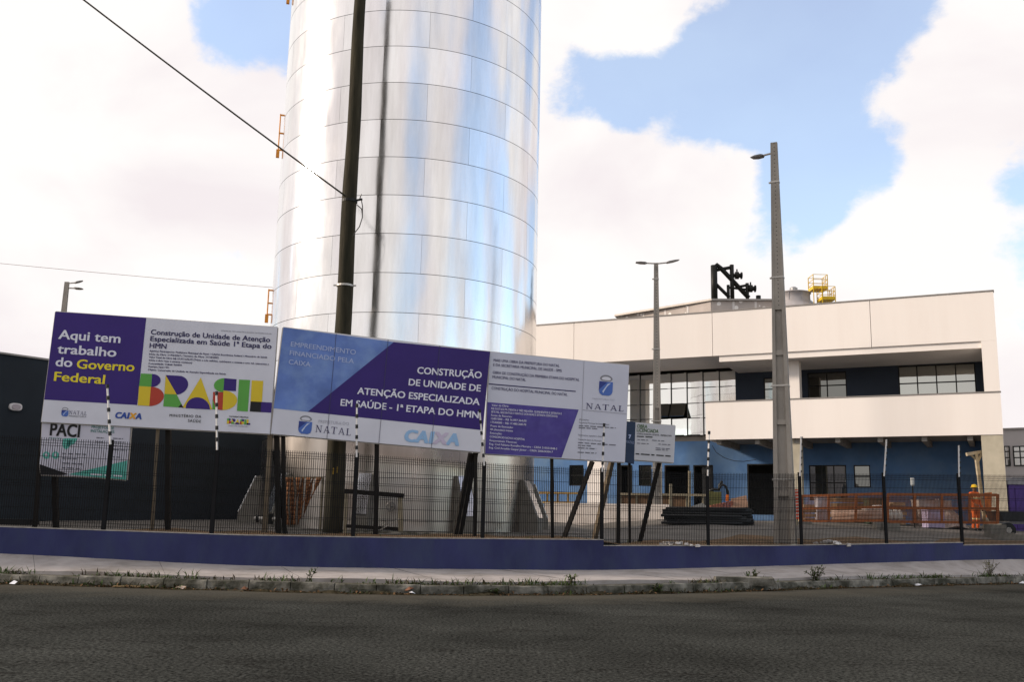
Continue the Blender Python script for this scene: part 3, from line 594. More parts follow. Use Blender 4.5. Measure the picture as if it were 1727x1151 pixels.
# ------------------------------------------------------------------ far building right
fa, fb_ = at(1660, 722, 62), at(2050, 722, 55); 
far = thing('far_building', 'pale distant building with dark framed windows at the right edge', 'building', (fa.x, fa.y, 1.8))
ft = Vector((fb_.x - fa.x, fb_.y - fa.y, 0)).normalized(); fnn = Vector((-ft.y, ft.x, 0)); fz = at(1710, 725, 60.8).z
F0 = Vector((fa.x, fa.y, 0)); FLn = (fb_ - fa).length
def fbx(mb, a0, a1, v0, v1, z0, z1):
    P = lambda a, v, z: F0 + ft * a + fnn * v + Vector((0, 0, z)); return mb.hexa([P(a0, v0, z0), P(a1, v0, z0), P(a1, v1, z0), P(a0, v1, z0), P(a0, v0, z1), P(a1, v0, z1), P(a1, v1, z1), P(a0, v1, z1)])
fbx(MB(), 0, FLn, 0, 10, 1.2, fz).build('wall', pm('pale_render', (.42, .39, .38), .85, var=.06, scale=.6), far); fbx(MB(), -.1, FLn, -.1, 10, fz + .003, fz + .12).build('coping', flash, far)
for (x0, x1) in ((1686, 1704), (1709, 1733), (1742, 1766), (1775, 1800)):
    a = (onp(x0, 770, F0, fnn) - F0).dot(ft); b = (onp(x1, 770, F0, fnn) - F0).dot(ft); z0 = onp(x0, 787, F0, fnn).z; z1 = onp(x0, 753, F0, fnn).z; zc = z0 + (z1 - z0) * .42; zd = z0 + (z1 - z0) * .72
    mb = MB(); e_ = .07
    for q in ((a, b, z0, z0 + e_), (a, b, z1 - e_, z1), (a, a + e_, z0 + e_, z1 - e_), (b - e_, b, z0 + e_, z1 - e_), ((a + b) / 2 - .035, (a + b) / 2 + .035, z0 + e_, z1 - e_)): fbx(mb, q[0], q[1], -.06, .02, q[2], q[3])
    for zz in (zc, zd): fbx(mb, a + e_, b - e_, -.055, .018, zz - .035, zz + .035)
    w = mb.build('window', metal_dk, far); fbx(MB(), a + .02, b - .02, -.03, -.01, z0 + .02, z1 - .02).build('pane', mirror, w)
# ------------------------------------------------------------------ welded mesh fence on the wall
fence = thing('mesh_fence', 'black welded wire mesh fence with white electric rods standing on the low blue wall', 'fence', (0, 27, 1.0))
fblk = pm('fence_black', (.006, .006, .007), .8, var=.2)
rodm = pm('rod_white', (.62, .60, .58), .5, var=.1); insm = pm('insulator_black', (.015, .015, .015), .4)
def fence_top(x): return at(x, interp(x, [-400, 100, 600, 900, 1200, 1500, 1727, 2200], [716, 742, 768, 788, 800, 801, 803, 806]), Dw(x)).z
def fpos(x):
    p, nn = base_lerp(x); return Vector((p.x, p.y, 0)) + nn * .09, nn
PX = [-390, -215, -45, 168, 352, 593, 813, 1016, 1197, 1355, 1499, 1627, 1760, 1900, 2040, 2180]
ROD = {168: (181, 650, 745), 352: (365, 662, 752), 593: (602, 683, 768), 813: (809, 692, 775), 1016: (1019, 716, 780), 1197: (1196, 729, 800), 1355: (1351, 737, 806), 1499: (1495, 742, 806), 1627: (1617, 752, 815)}
for x in PX:
    p, nn = fpos(x); zb = ztop(x + (.5 if x in (1016,) else 0)); zt_ = fence_top(x) + .06
    po = MB().box(p.x - .045, p.x + .045, p.y - .045, p.y + .045, zb - .02, zt_).build('post', fblk, fence)
    if x in ROD: rx, ry, rb = ROD[x]; tp = at(rx, ry, p.y - .02)
    else: tp = Vector((p.x, p.y, zt_ + 1.3))
    bs = Vector((p.x, p.y - .06, zt_ - .12)); bent = x > 1300
    pts = [bs, bs.lerp(tp, .25), bs.lerp(tp, .6), tp]
    MB().tube(pts, .026, 6).build('rod', rodm, po)
    if not bent:
        for k in range(5): c = bs.lerp(tp, .18 + k * .2); MB().tube([c - (tp - bs).normalized() * .05, c + (tp - bs).normalized() * .05], .042, 6).build('insulator', insm, po)
    else:
        for k in range(6): c = bs.lerp(tp, .12 + k * .17); MB().tube([c + Vector((.03, -.02, -.03)), c + Vector((.045, -.02, .03))], .018, 5).build('insulator', insm, po)
for a, b in zip(PX[:-1], PX[1:]):
    pa, na = fpos(a); pb, nb = fpos(b); mb = MB(); L_ = (pb - pa).length; n_ = int(L_ / .055); r_ = .008
    def zz(s_, top): 
        x = a + (b - a) * s_; return fence_top(x) if top else ztop(min(max(x, a + 1.2), b - .6)) + .05
    d = (pb - pa).normalized(); fold = Vector((d.y, -d.x, 0))
    for i in range(1, n_):
        s_ = i / n_; q = fpos(a + (b - a) * s_)[0]; z0, z1 = zz(s_, 0), zz(s_, 1) + .03
        mb.add([(q.x - d.x * r_, q.y - d.y * r_, z0), (q.x + d.x * r_, q.y + d.y * r_, z0), (q.x, q.y + r_ * 1.5, z0), (q.x - d.x * r_, q.y - d.y * r_, z1), (q.x + d.x * r_, q.y + d.y * r_, z1), (q.x, q.y + r_ * 1.5, z1)], [(0, 1, 4, 3), (1, 2, 5, 4), (2, 0, 3, 5)])
    for fr in (.02, .06, .21, .34, .455, .48, .515, .63, .655, .80, .925, .955, .985):
        seg = max(2, int((b - a) / 50)); 
        for k in range(seg):
            s0, s1 = k / seg, (k + 1) / seg; q0, q1 = fpos(a + (b - a) * s0)[0], fpos(a + (b - a) * s1)[0]
            P_ = Vector((q0.x, q0.y - .012, zz(s0 + .01, 0) + (zz(s0, 1) - zz(s0 + .01, 0)) * fr)); Q_ = Vector((q1.x, q1.y - .012, zz(s1 - .01, 0) + (zz(s1, 1) - zz(s1 - .01, 0)) * fr))
            mb.beam(P_, Q_, .011)
    mb.build('wire_mesh', fblk, fence, kind='stuff')
# ------------------------------------------------------------------ poles and cables
wood = pm('old_pole_wood', (.036, .031, .019), .92, var=.45, scale=7, bump=.8, bscale=22, stretch=(1, 1, .12), dirt=(.012, .013, .007), dscale=3, damt=.9)
wp = at(560, 900, 29.0); wz0 = yz(wp.x, wp.y)
wpole = thing('utility_pole', 'dark weathered wooden utility pole rising behind the signboards in front of the tank', 'pole', (wp.x, wp.y, wz0))
ps, rs = [], []
for k in range(24):
    f_ = k / 23; z = wz0 - .4 + f_ * 19.3; rs.append(.30 - .128 * f_ ** .9 + random.uniform(-.004, .004)); ps.append((wp.x + .015 * math.sin(k * .9), wp.y, z))
MB().tube(ps, rs, 20).build('shaft', wood, wpole, True)
galv2 = pm('weathered_zinc', (.42, .40, .37), .5, .6, var=.15)
def ring(c, r_, h_, mat, nm, par):
    return MB().lathe((c.x, c.y, c.z), [(r_, 0), (r_ + .012, 0), (r_ + .012, h_), (r_, h_)], 20).build(nm, mat, par)
zb1 = at(580, 484, 29).z; cb = Vector((wp.x, wp.y, zb1)); rad = lambda z: .30 - .128 * max(0, (z - wz0 + .4) / 19.3) ** .9
ring(cb, rad(zb1) + .006, .06, galv2, 'steel_band', wpole)
for s_ in (-1, 1): MB().beam((wp.x + s_ * rad(zb1), wp.y - .05, zb1 + .03), (wp.x + s_ * (rad(zb1) + .1), wp.y - .05, zb1 + .03), .05, .04).build('band_bolt', galv2, wpole)
zb2 = at(590, 342, 29).z; cb2 = Vector((wp.x, wp.y, zb2)); ring(cb2, rad(zb2) + .006, .09, blk, 'cable_band', wpole)
cx = wp.x + rad(zb2)
MB().beam((cx - .02, wp.y - .08, zb2 + .05), (cx + .18, wp.y - .1, zb2 + .09), .06, .05).build('cable_clamp', blk, wpole)
for pts in ([(cx + .15, wp.y - .1, zb2 + .08), (cx + .2, wp.y - .1, zb2 - .15), (cx + .21, wp.y - .1, zb2 - .5), (cx + .14, wp.y - .12, zb2 - .8), (cx, wp.y - .14, zb2 - 1.02), (cx - .05, wp.y - .12, zb2 - 1.1)], [(cx + .02, wp.y - .1, zb2 - .1), (cx + .17, wp.y - .1, zb2 - .22), (cx + .21, wp.y - .1, zb2 - .42)], [(cx + .1, wp.y - .1, zb2 + .1), (cx + .14, wp.y - .1, zb2 + .25)]):
    MB().tube(pts, .017, 5).build('cable_tail', pm('cable_grey', (.12, .11, .1), .6), wpole)
for (x, y) in ((562, 795), (568, 793)):
    p = at(x, y, 29 - .285); MB().tube([p + Vector((0, .02, -.09)), p + Vector((.005, .02, .09))], .022, 5).build('paint_mark', pm('yellow_mark', (.30, .19, .02), .8, var=.3, scale=20), wpole)
cab = pm('cable_black', (.035, .033, .022), .6, var=.5, scale=4)
def cable(name, label, p, q, r_, sag, mat, n=28, tw=0):
    pts = []
    for k in range(n + 1):
        f_ = k / n; v = p.lerp(q, f_); v = v + Vector((0, 0, -sag * 4 * f_ * (1 - f_))); pts.append(v)
    o = MB().tube(pts, r_, 6).build(name, mat, None, True); tag(o, label, 'cable'); return o
p_end = at(583, 331, 28.75); p0 = at(152, 0, 27.4); p_far = p_end + (p0 - p_end) * 2.0
cable('overhead_cable', 'thick black cable running from the wooden pole up to the top left', p_end, p_far, .027, .14, cab)
cable('thin_wire', 'thin pale wire crossing the sky left of the tank', at(-300, 413, 50), at(470, 486, 50), .012, .1, pm('wire_pale', (.35, .28, .26), .6), 16)
# prestressed concrete lamp poles
pcm = pm('pole_concrete', (.30, .275, .245), .85, var=.15, scale=2.5, bump=.3, bscale=40, dirt=(.16, .15, .13), dscale=1.3, damt=.5, stretch=(1, 1, .4))
hole_m = pm('hole_dark', (.02, .02, .018), .9)
def lamp_pole(label, base, top_z, w0, w1, split, rz, arms, detail=True, bands=()):
    T = thing('lamp_pole', label, 'lamp pole', base, 'concrete lamp poles'); T.rotation_euler = (0, 0, rz); H_ = top_z - base[2]
    def part(mb, nm, mat, par=None): 
        o = bpy.data.objects.new(nm, mb.mesh(nm, mat)); COL.objects.link(o); o.parent = par or T; return o
    w = lambda z: w0 + (w1 - w0) * z / H_; dd = lambda z: (w0 + (w1 - w0) * z / H_) * .62
    def taper(za, zb, fx0, fx1, fy0, fy1):
        c = []
        for z in (za, zb): c += [(fx0 * w(z), fy0 * dd(z), z), (fx1 * w(z), fy0 * dd(z), z), (fx1 * w(z), fy1 * dd(z), z), (fx0 * w(z), fy1 * dd(z), z)]
        return MB().hexa(c)
    zs = H_ * split
    part(taper(-.6, H_, -.5, .5, -.18, .18), 'web', pcm); part(taper(-.6, H_, -.5, -.27, -.5, .5), 'flange', pcm); part(taper(-.6, H_, .27, .5, -.5, .5), 'flange', pcm)
    part(taper(zs, H_, -.266, .266, -.47, .47), 'solid_shaft', pcm)
    for k in range(3): z = zs * (.2 + .3 * k); part(taper(z, z + .16, -.266, .266, -.42, .42), 'cross_rib', pcm)
    n_ = int((H_ - zs) / .14); mb = MB()
    for k in range(n_):
        z = zs + .15 + k * .14; r_ = .017; mb.tube([(.05 * w(z), -.471 * dd(z) - .002, z), (.05 * w(z), -.40 * dd(z), z)], r_, 6)
    if detail: part(mb, 'bolt_holes', hole_m)['kind'] = 'stuff'
    for z in bands:
        mb = MB(); a_, b_ = w(z) / 2 + .006, dd(z) / 2 + .006
        for q in ((-a_, a_, -b_ - .008, -b_), (-a_, a_, b_, b_ + .008), (-a_ - .008, -a_, -b_, b_), (a_, a_ + .008, -b_, b_)): mb.box(*q, z, z + .05)
        mb.box(-a_ - .07, -a_ - .008, -.03, .03, z, z + .05); part(mb, 'steel_band', galv2)
    for (ang, ln_, lift, zoff) in arms:
        d = Vector((math.cos(ang), math.sin(ang), 0)); z = H_ - zoff; s0 = d * (w(z) * .45)
        e_ = s0 + d * ln_ * .4 + Vector((0, 0, z + lift * .3)); arm = part(MB().tube([s0 + Vector((0, 0, z)), e_], .035, 8), 'lamp_arm', galv2)
        q = e_ + d * ln_ * .6 + Vector((0, 0, lift * .7)); sdv = Vector((-d.y, d.x, 0)); hd = MB(); prf = [(0, .07, .05), (.15, .13, .08), (.6, .16, .07), (1, .12, .03)]
        sec = []
        for f_, ww, hh in prf:
            c = e_.lerp(q, f_); sec.append([c + sdv * ww - Vector((0, 0, hh / 2)), c - sdv * ww - Vector((0, 0, hh / 2)), c - sdv * ww * .8 + Vector((0, 0, hh / 2)), c + sdv * ww * .8 + Vector((0, 0, hh / 2))])
        hd.v = [tuple(p) for s_ in sec for p in s_]; hd.f = [(k * 4 + j, (k + 1) * 4 + j, (k + 1) * 4 + (j + 1) % 4, k * 4 + (j + 1) % 4) for k in range(3) for j in range(4)] + [(0, 1, 2, 3), (15, 14, 13, 12)]
        part(hd, 'lamp_head', pm('lamp_grey', (.12, .115, .11), .5, .3), None)
    return T
b1 = at(1325, 915, 31.3); z1 = yz(b1.x, b1.y); t1 = at(1306, 241, 31.3).z
lamp_pole('tall grey concrete lamp pole with one lamp, in front of the cream balcony', (b1.x, b1.y, z1), t1, .66, .215, .565, math.radians(-24), [(math.pi - .35, .75, .02, .35)], bands=(2.0, 5.0, 8.6, 11.9))
b2 = at(1109, 852, 44.0); z2 = yz(b2.x, b2.y); t2 = at(1107, 444, 44.0).z
lamp_pole('concrete lamp pole with two lamp arms behind the small white sign', (b2.x, b2.y, z2), t2, .46, .2, .42, math.radians(-8), [(math.pi + .1, .85, .04, .02), (.25, 1.0, .22, .02)], bands=(2.2, 4.3, 7.6, 10.9))
b3 = at(100, 600, 47.0); t3 = at(113, 476, 47).z
lamp_pole('distant lamp pole with two arms just above the purple signboard', (b3.x, b3.y, 1.8), t3, .42, .2, .4, 0, [(.5, .62, .2, .05), (.02, .7, -.02, .3)], detail=False)
# ------------------------------------------------------------------ signboards
class Sign:
    """flat board on a vertical plane; print is laid on its face, each sheet a little prouder than the one below"""
    def __init__(s, name, label, corners, Dl, Dr, th=.05, cat='sign'):
        s.c = corners; a = at(*corners[0], Dl); b = at(*corners[1], Dr); t_ = Vector((b.x - a.x, b.y - a.y, 0)).normalized(); s.t = t_
        s.n = Vector((t_.y, -t_.x, 0)); 
        if s.n.y > 0: s.n = -s.n
        s.p0 = a; s.base = Vector(((a.x + b.x) / 2, (a.y + b.y) / 2, yz((a.x + b.x) / 2, (a.y + b.y) / 2)))
        s.T = thing(name, label, cat, s.base); s.k = 0
        s.boardP = [onp(x, y, s.p0, s.n) for x, y in corners]
    def pt(s, x, y, lift): return onp(x, y, s.p0, s.n) + s.n * lift
    def board(s, mat, frame=None, th=.05):
        mb = MB(); P_ = s.boardP; mb.prism(P_, -s.n * th); s.B = mb.build('board', mat, s.T)
        fm = frame or galv2
        n_ = len(P_)
        for k in range(n_):
            mb = MB(); mb.beam(P_[k] - s.n * (th + .03), P_[(k + 1) % n_] - s.n * (th + .03), .05, .05); mb.build('frame_bar', fm, s.T)
    def poly(s, pts, mat, lift=.004, name='print_area'):
        mb = MB(); P_ = [s.pt(x, y, lift) for x, y in pts]; mb.v = [tuple(p) for p in P_]; mb.f = [tuple(t_) for t_ in tessellate_polygon([P_])]
        me = mb.mesh(name, mat, fix=False)
        o = bpy.data.objects.new(name, me); link(o, s.B); return o
    def text(s, body, p, q, cap, mat, bold=.0, lean=.1, lift=.012, shear=0.0, name='lettering', spacing=1.0):
        c = bpy.data.curves.new('t', 'FONT'); c.body = body; c.resolution_u = 3; c.shear = shear; c.space_character = spacing
        o = bpy.data.objects.new('t', c); me0 = o.to_mesh(); vs = [v.co.copy() for v in me0.vertices]; fs = [tuple(f.vertices) for f in me0.polygons]; o.to_mesh_clear()
        bpy.data.objects.remove(o); bpy.data.curves.remove(c)
        x0 = min(v.x for v in vs); x1 = max(v.x for v in vs); mb = MB(); sh_ = [(-1, -1), (1, -1), (1, 1), (-1, 1)] if bold > .01 else ([(-1, 0), (1, 0)] if bold > 0 else [(0, 0)])
        for k, (bx_, by_) in enumerate(sh_):
            vv = []
            for v in vs:
                f_ = (v.x + bx_ * bold - x0) / (x1 - x0); h = (v.y + by_ * bold * .6) / .69 * cap
                vv.append(s.pt(p[0] + (q[0] - p[0]) * f_ + h * lean, p[1] + (q[1] - p[1]) * f_ - h, lift + k * .0007))
            mb.add(vv, fs)
        me = mb.mesh(name, mat, fix=False); ob = bpy.data.objects.new(name, me); link(ob, s.B); return ob
    def greek(s, p, q, cap, mat, lift=.012):
        n_ = max(3, int((q[0] - p[0]) / (cap * 3.2))); mb = MB(); f_ = 0.0
        while f_ < .99:
            e_ = min(1, f_ + random.uniform(.5, 1.5) / n_); a = (p[0] + (q[0] - p[0]) * f_, p[1] + (q[1] - p[1]) * f_); b = (p[0] + (q[0] - p[0]) * e_, p[1] + (q[1] - p[1]) * e_); h = cap * .62
            mb.add([s.pt(a[0], a[1], lift), s.pt(b[0], b[1], lift), s.pt(b[0], b[1] - h, lift), s.pt(a[0], a[1] - h, lift)], [(0, 1, 2, 3)]); f_ = e_ + .28 / n_
        o = bpy.data.objects.new('small_print', mb.mesh('small_print', mat, fix=False)); link(o, s.B); return o
    def post(s, top, bot, db, w, mat, name='post', dt=.2):
        a = s.pt(*top, -dt); D_ = a.y + db; b = at(bot[0], bot[1], D_); b.z = yz(b.x, b.y) - .15; a = a + ((a - b).normalized() * .35 if db < .2 else -s.n * (w * .6))
        MB().beam(b, a, w).build(name, mat, s.T)
def zm(ox, oy, k): return lambda X, Y: (ox + X / k, oy + Y / k)
vin_w = pm('vinyl_white', (.59, .59, .65), .4, var=.06, scale=1.2, bump=.35, bscale=2.0)
vin_p = pm('vinyl_purple', (.037, .017, .155), .45, var=.08, scale=1.0)
t_w = flat('ink_white', (.66, .66, .74)); t_y = flat('ink_yellow', (.74, .60, .03)); t_n = flat('ink_navy', (.022, .018, .085)); t_k = flat('ink_black', (.012, .012, .012)); t_g = flat('ink_grey', (.13, .13, .16))
i_gr = flat('ink_green', (.10, .33, .06)); i_yl = flat('ink_gold', (.62, .46, .03)); i_rd = flat('ink_red', (.40, .05, .03)); i_bl = flat('ink_blue', (.03, .07, .30)); i_or = flat('ink_orange', (.70, .33, .02)); i_lb = flat('ink_pale_blue', (.27, .44, .66)); i_pk = flat('ink_pale_pink', (.50, .44, .56)); i_te = flat('ink_teal', (.10, .40, .33)); i_td = flat('ink_dark_teal', (.02, .16, .13))
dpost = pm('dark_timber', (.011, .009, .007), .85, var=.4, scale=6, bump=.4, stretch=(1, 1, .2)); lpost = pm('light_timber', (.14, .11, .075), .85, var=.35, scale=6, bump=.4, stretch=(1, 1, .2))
def serif(S, word, p, q, cap, mat, lean, lift=.012):
    """roman capitals with serifs, for N A T L"""
    G = {'N': (.86, [[(.11, .04), (.17, .04), (.17, .94), (.11, .94)], [(.0, 0), (.28, 0), (.28, .05), (.0, .05)], [(.0, 1), (.22, 1), (.76, 0), (.66, 0), (.10, .94), (.0, .95)], [(.70, 0), (.76, 0), (.76, .94), (.70, .94)], [(.58, .94), (.88, .94), (.88, 1), (.58, 1)]]),
         'A': (.82, [[(.38, 1), (.46, 1), (.80, .05), (.68, .05)], [(.38, 1), (.42, .9), (.14, .05), (.08, .05)], [(.0, 0), (.24, 0), (.24, .05), (.0, .05)], [(.56, 0), (.88, 0), (.88, .05), (.56, .05)], [(.22, .32), (.60, .32), (.60, .38), (.22, .38)]]),
         'T': (.76, [[(.32, .05), (.45, .05), (.45, .95), (.32, .95)], [(.22, 0), (.55, 0), (.55, .05), (.22, .05)], [(.0, .94), (.77, .94), (.77, 1), (.0, 1)], [(.0, .94), (.05, .94), (.03, .76), (.0, .76)], [(.72, .94), (.77, .94), (.77, .76), (.74, .76)]]),
         'L': (.66, [[(.12, .05), (.25, .05), (.25, .95), (.12, .95)], [(.02, .95), (.37, .95), (.37, 1), (.02, 1)], [(.02, 0), (.64, 0), (.64, .06), (.02, .06)], [(.58, .06), (.64, .06), (.66, .26), (.63, .26)]])}
    tot = sum(G[c][0] for c in word) + .22 * (len(word) - 1); x = 0
    for c in word:
        mb = MB()
        for pol in G[c][1]:
            P_ = []
            for (a, b) in pol:
                f_ = (x + a) / tot; P_.append(S.pt(p[0] + (q[0] - p[0]) * f_ + b * cap * lean, p[1] + (q[1] - p[1]) * f_ - b * cap, lift))
            mb.add(P_, [tuple(t_) for t_ in tessellate_polygon([P_])])
        o = bpy.data.objects.new('lettering', mb.mesh('lettering', mat, fix=False)); link(o, S.B); x += G[c][0] + .22
def crest(S, X, x0, y0, x1, y1, sl=.1):
    """city crest: arched crown over a blue shield with a pale ray"""
    g1 = flat('crest_blue', (.07, .14, .42)); g2 = flat('crest_deep', (.03, .05, .22)); g3 = flat('crest_grey', (.20, .20, .22)); g4 = flat('crest_pale', (.45, .52, .68))
    P = lambda a, b: X(x0 + (x1 - x0) * a - (y1 - y0) * b * sl + (y1 - y0) * .5 * sl, y0 + (y1 - y0) * b + (x1 - x0) * (a - .5) * .1)
    sh = [(0, .34), (1, .34), (1, .78), (.93, .92), (.75, 1), (.25, 1), (.07, .92), (0, .78)]
    S.poly([P(*q) for q in sh], g1, .008, 'crest_shield'); S.poly([P(*q) for q in [(0, .34), (.62, .34), (0, .75)]], g2, .010, 'crest_field')
    S.poly([P(*q) for q in [(.25, .82), (.62, .44), (.86, .38), (.55, .6), (.32, .9)]], g4, .011, 'crest_ray')
    arc = [(.5 + .46 * math.cos(a), .22 - .2 * math.sin(a)) for a in [math.pi * i / 10 for i in range(11)]]
    S.poly([P(*q) for q in [(.82, .30), *arc, (.18, .30)]], g3, .008, 'crest_crown'); S.poly([P(*q) for q in [(.74, .27), *[(.5 + (a - .5) * .74, b * .6 + .09) for a, b in arc], (.26, .27)]], vin_w, .010, 'crown_opening')
def half(X, p, q, bulge, n=12):
    """half disc between p and q bulging sideways"""
    pts = []
    for k in range(n + 1):
        a = math.pi * k / n; f_ = (1 - math.cos(a)) / 2; pts.append(X(p[0] + (q[0] - p[0]) * f_ + bulge * math.sin(a), p[1] + (q[1] - p[1]) * f_))
    return pts
def brasil(S, X, lift=.008):
    pl = lambda pts, m_, l=lift, nm='letter_block': S.poly([X(*p) for p in pts], m_, l, nm)
    pl([(640, 433), (707, 436), (702, 514), (628, 510)], i_gr); S.poly(half(X, (707, 436), (702, 516), 55), vin_p, lift, 'letter_block')
    pl([(628, 510), (700, 514), (690, 631), (620, 627)], i_yl); S.poly(half(X, (700, 514), (690, 632), 84), i_rd, lift, 'letter_block')
    S.poly([X(790, 443)] + half(X, (868, 447), (852, 562), 66), vin_p, lift, 'letter_block'); pl([(790, 443), (857, 561), (782, 557)], i_yl, lift + .002)
    pl([(782, 557), (857, 561), (890, 628), (882, 640), (775, 633)], i_gr); pl([(1003, 457), (1072, 652), (890, 641)], i_yl)
    S.poly([X(985 + 74 * math.cos(a), 648 + 4 * math.cos(a) - 70 * math.sin(a)) for a in [math.pi * i / 14 for i in range(15)]], vin_p, lift + .002, 'letter_block'); pl([(866, 638), (884, 619), (900, 642)], t_k, lift + .003)
    S.poly(half(X, (1145, 462), (1140, 547), -60), i_gr, lift, 'letter_block'); pl([(1145, 462), (1220, 468), (1216, 541), (1140, 536)], vin_p)
    pl([(1078, 545), (1140, 547), (1135, 656), (1073, 650)], i_rd); pl([(1075, 590), (1095, 653), (1073, 650)], i_gr, lift + .002); S.poly(half(X, (1140, 537), (1135, 656), 86), i_yl, lift, 'letter_block')
    pl([(1235, 470), (1302, 473), (1288, 665), (1222, 660)], i_gr); pl([(1312, 475), (1382, 478), (1374, 607), (1305, 603)], i_yl); pl([(1305, 603), (1370, 606), (1366, 668), (1300, 664)], t_k); pl([(1370, 606), (1435, 610), (1430, 672), (1366, 668)], vin_p)
# --- sign 1
Z = zm(60, 510, 3.598)
S1 = Sign('signboard', 'white and purple signboard with big coloured block letters at the left', [Z(120, 57), Z(1467, 152), Z(1420, 800), Z(35, 727)], 26.2, 27.1)
S1.board(vin_w)
S1.poly([Z(120, 57), Z(672, 95), Z(617, 625), Z(52, 592)], vin_p)
LT = dict(lean=.12)
S1.text('Aqui tem', Z(140, 222), Z(512, 248), 15, t_w, .02, **LT); S1.text('trabalho', Z(133, 310), Z(487, 332), 15, t_w, .02, **LT); S1.text('do', Z(122, 388), Z(220, 394), 15, t_w, .02, **LT)
S1.text('Governo', Z(250, 402), Z(597, 420), 15, t_y, .02, **LT); S1.text('Federal', Z(113, 477), Z(417, 497), 15, t_y, .02, **LT)
S1.text('Construção de Unidade de Atenção', Z(700, 195), Z(1422, 243), 8.2, t_n, .02, lean=.09); S1.text('Especializada em Saúde 1ª Etapa do', Z(697, 235), Z(1430, 283), 8.2, t_n, .02, lean=.09); S1.text('HMN', Z(692, 277), Z(793, 283), 8.2, t_n, .02, lean=.09)
for tx, y0, x1, y1 in (('Agentes Participantes: Prefeitura Municipal de Natal / CAIXA Econômica Federal / Ministério da Saúde', 300, 1405, 340), ('Início da Obra: 21/03/2023 | Término da Obra: 21/10/2025', 320, 1110, 342), ('Valor Total da Obra: R$ 33.577.632,70 (Trinta e três milhões, quinhentos e setenta e sete mil, seiscentos e', 338, 1415, 382), ('trinta e dois reais e setenta centavos)', 356, 950, 373), ('Comunidade: Cidade Satélite', 377, 888, 387), ('Município: Natal / RN', 396, 808, 402), ('Objeto: Construção de Unidade de Atenção Especializada em Saúde', 414, 1155, 441)):
    S1.text(tx, Z(692 - (y0 - 300) * .08, y0), Z(x1, y1), 2.8, t_n, .02, lean=.09)
S1.text('DENÚNCIAS, RECLAMAÇÕES E ELOGIOS: OUVIDORIA.GOV.BR', Z(1127, 176), Z(1432, 196), 1.8, t_g, .0, lean=.08)
brasil(S1, Z)
crest(S1, Z, 158, 638, 200, 694, .1); serif(S1, 'NATAL', Z(203, 680), Z(310, 688), 6.4, t_n, .1); S1.text('PREFEITURA', Z(203, 696), Z(308, 701), 2.6, t_g, 0, lean=.1)
def caixa(S, Z, p, q, cap, m1, m2, lean):
    ws = {'C': .2, 'A': .21, 'I': .1, 'X': .23, 'A2': .21}; x = 0; tot = sum(ws.values())
    for k, w_ in ws.items():
        g = lambda f_: (p[0] + (q[0] - p[0]) * f_, p[1] + (q[1] - p[1]) * f_)
        S.text(k[0], Z(*g((x + (.032 if k == 'I' else 0)) / tot)), Z(*g((x + w_ * (.66 if k == 'I' else .97)) / tot)), cap, m2 if k == 'X' else m1, .05, lean=lean + .14)
        x += w_
Z_k = [3.598]
caixa(S1, Z, (483, 703), (642, 711), 9.6, i_bl, i_or, .1)
S1.text('MINISTÉRIO DA', Z(813, 695), Z(1005, 703), 4.4, t_k, .012, lean=.09, spacing=1.2); S1.text('SAÚDE', Z(925, 727), Z(1003, 732), 4.4, t_k, .012, lean=.09, spacing=1.2)
S1.text('GOVERNO FEDERAL', Z(1175, 698), Z(1293, 704), 2.2, t_k, .02, lean=.08)
Zs = lambda x, y: Z(1160 + (x - 620) * (143 / 815), 706 + (y - 433) * (40 / 239)); brasil(S1, Zs)
S1.text('UNIÃO E RECONSTRUÇÃO', Z(1170, 753), Z(1290, 759), 1.6, t_g, 0, lean=.08)
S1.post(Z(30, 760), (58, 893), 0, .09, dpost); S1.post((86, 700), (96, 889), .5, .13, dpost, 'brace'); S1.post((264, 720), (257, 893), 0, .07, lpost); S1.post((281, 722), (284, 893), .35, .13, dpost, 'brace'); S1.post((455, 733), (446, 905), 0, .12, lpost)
# --- sign 2
Z = zm(450, 540, 4.4256); Z_k[0] = 4.4256
S2 = Sign('signboard', 'dark purple and light blue signboard with white capitals in the middle of the row', [Z(123, 55), Z(1667, 237), Z(1595, 988), Z(30, 850)], 27.2, 28.7)
S2.board(vin_w)
blu = pm('vinyl_faded_blue', (.105, .175, .43), .45, var=.28, scale=.7, dirt=(.21, .32, .55), dscale=1.3, damt=.7); pur2 = pm('vinyl_deep_purple', (.031, .014, .135), .42, var=.1, scale=.9)
S2.poly([Z(123, 55), Z(948, 165), Z(305, 687), Z(50, 660)], blu); S2.poly([Z(948, 165), Z(1667, 237), Z(1610, 824), Z(305, 687)], pur2)
t_b = flat('ink_faded_white', (.36, .42, .62))
for tx, a, b in (('EMPREENDIMENTO', (178, 197), (662, 260)), ('FINANCIADO PELA', (170, 262), (648, 326)), ('CAIXA.', (162, 330), (333, 352))): S2.text(tx, Z(*a), Z(*b), 8, t_b, .008, lean=.11)
for tx, a, b in (('CONSTRUÇÃO', (1122, 400), (1600, 437)), ('DE UNIDADE DE', (1058, 488), (1593, 535)), ('ATENÇÃO ESPECIALIZADA', (675, 553), (1585, 637)), ('EM SAÚDE - 1ª ETAPA DO HMN', (550, 640), (1578, 735))): S2.text(tx, Z(*a), Z(*b), 11, t_w, .022, lean=.1)
crest(S2, Z, 238, 712, 337, 852, .1); serif(S2, 'NATAL', Z(362, 836), Z(625, 865), 11.5, t_n, .1); S2.text('PREFEITURA DO', Z(385, 768), Z(612, 788), 5, pm('ink_ghost', (.40, .40, .46), .5), 0, lean=.1)
caixa(S2, Z, (1025, 905), (1430, 938), 19, i_lb, i_pk, .08)
jm = flat('joint_dark', (.05, .05, .09))  # dark colour of the seams between the printed sheets
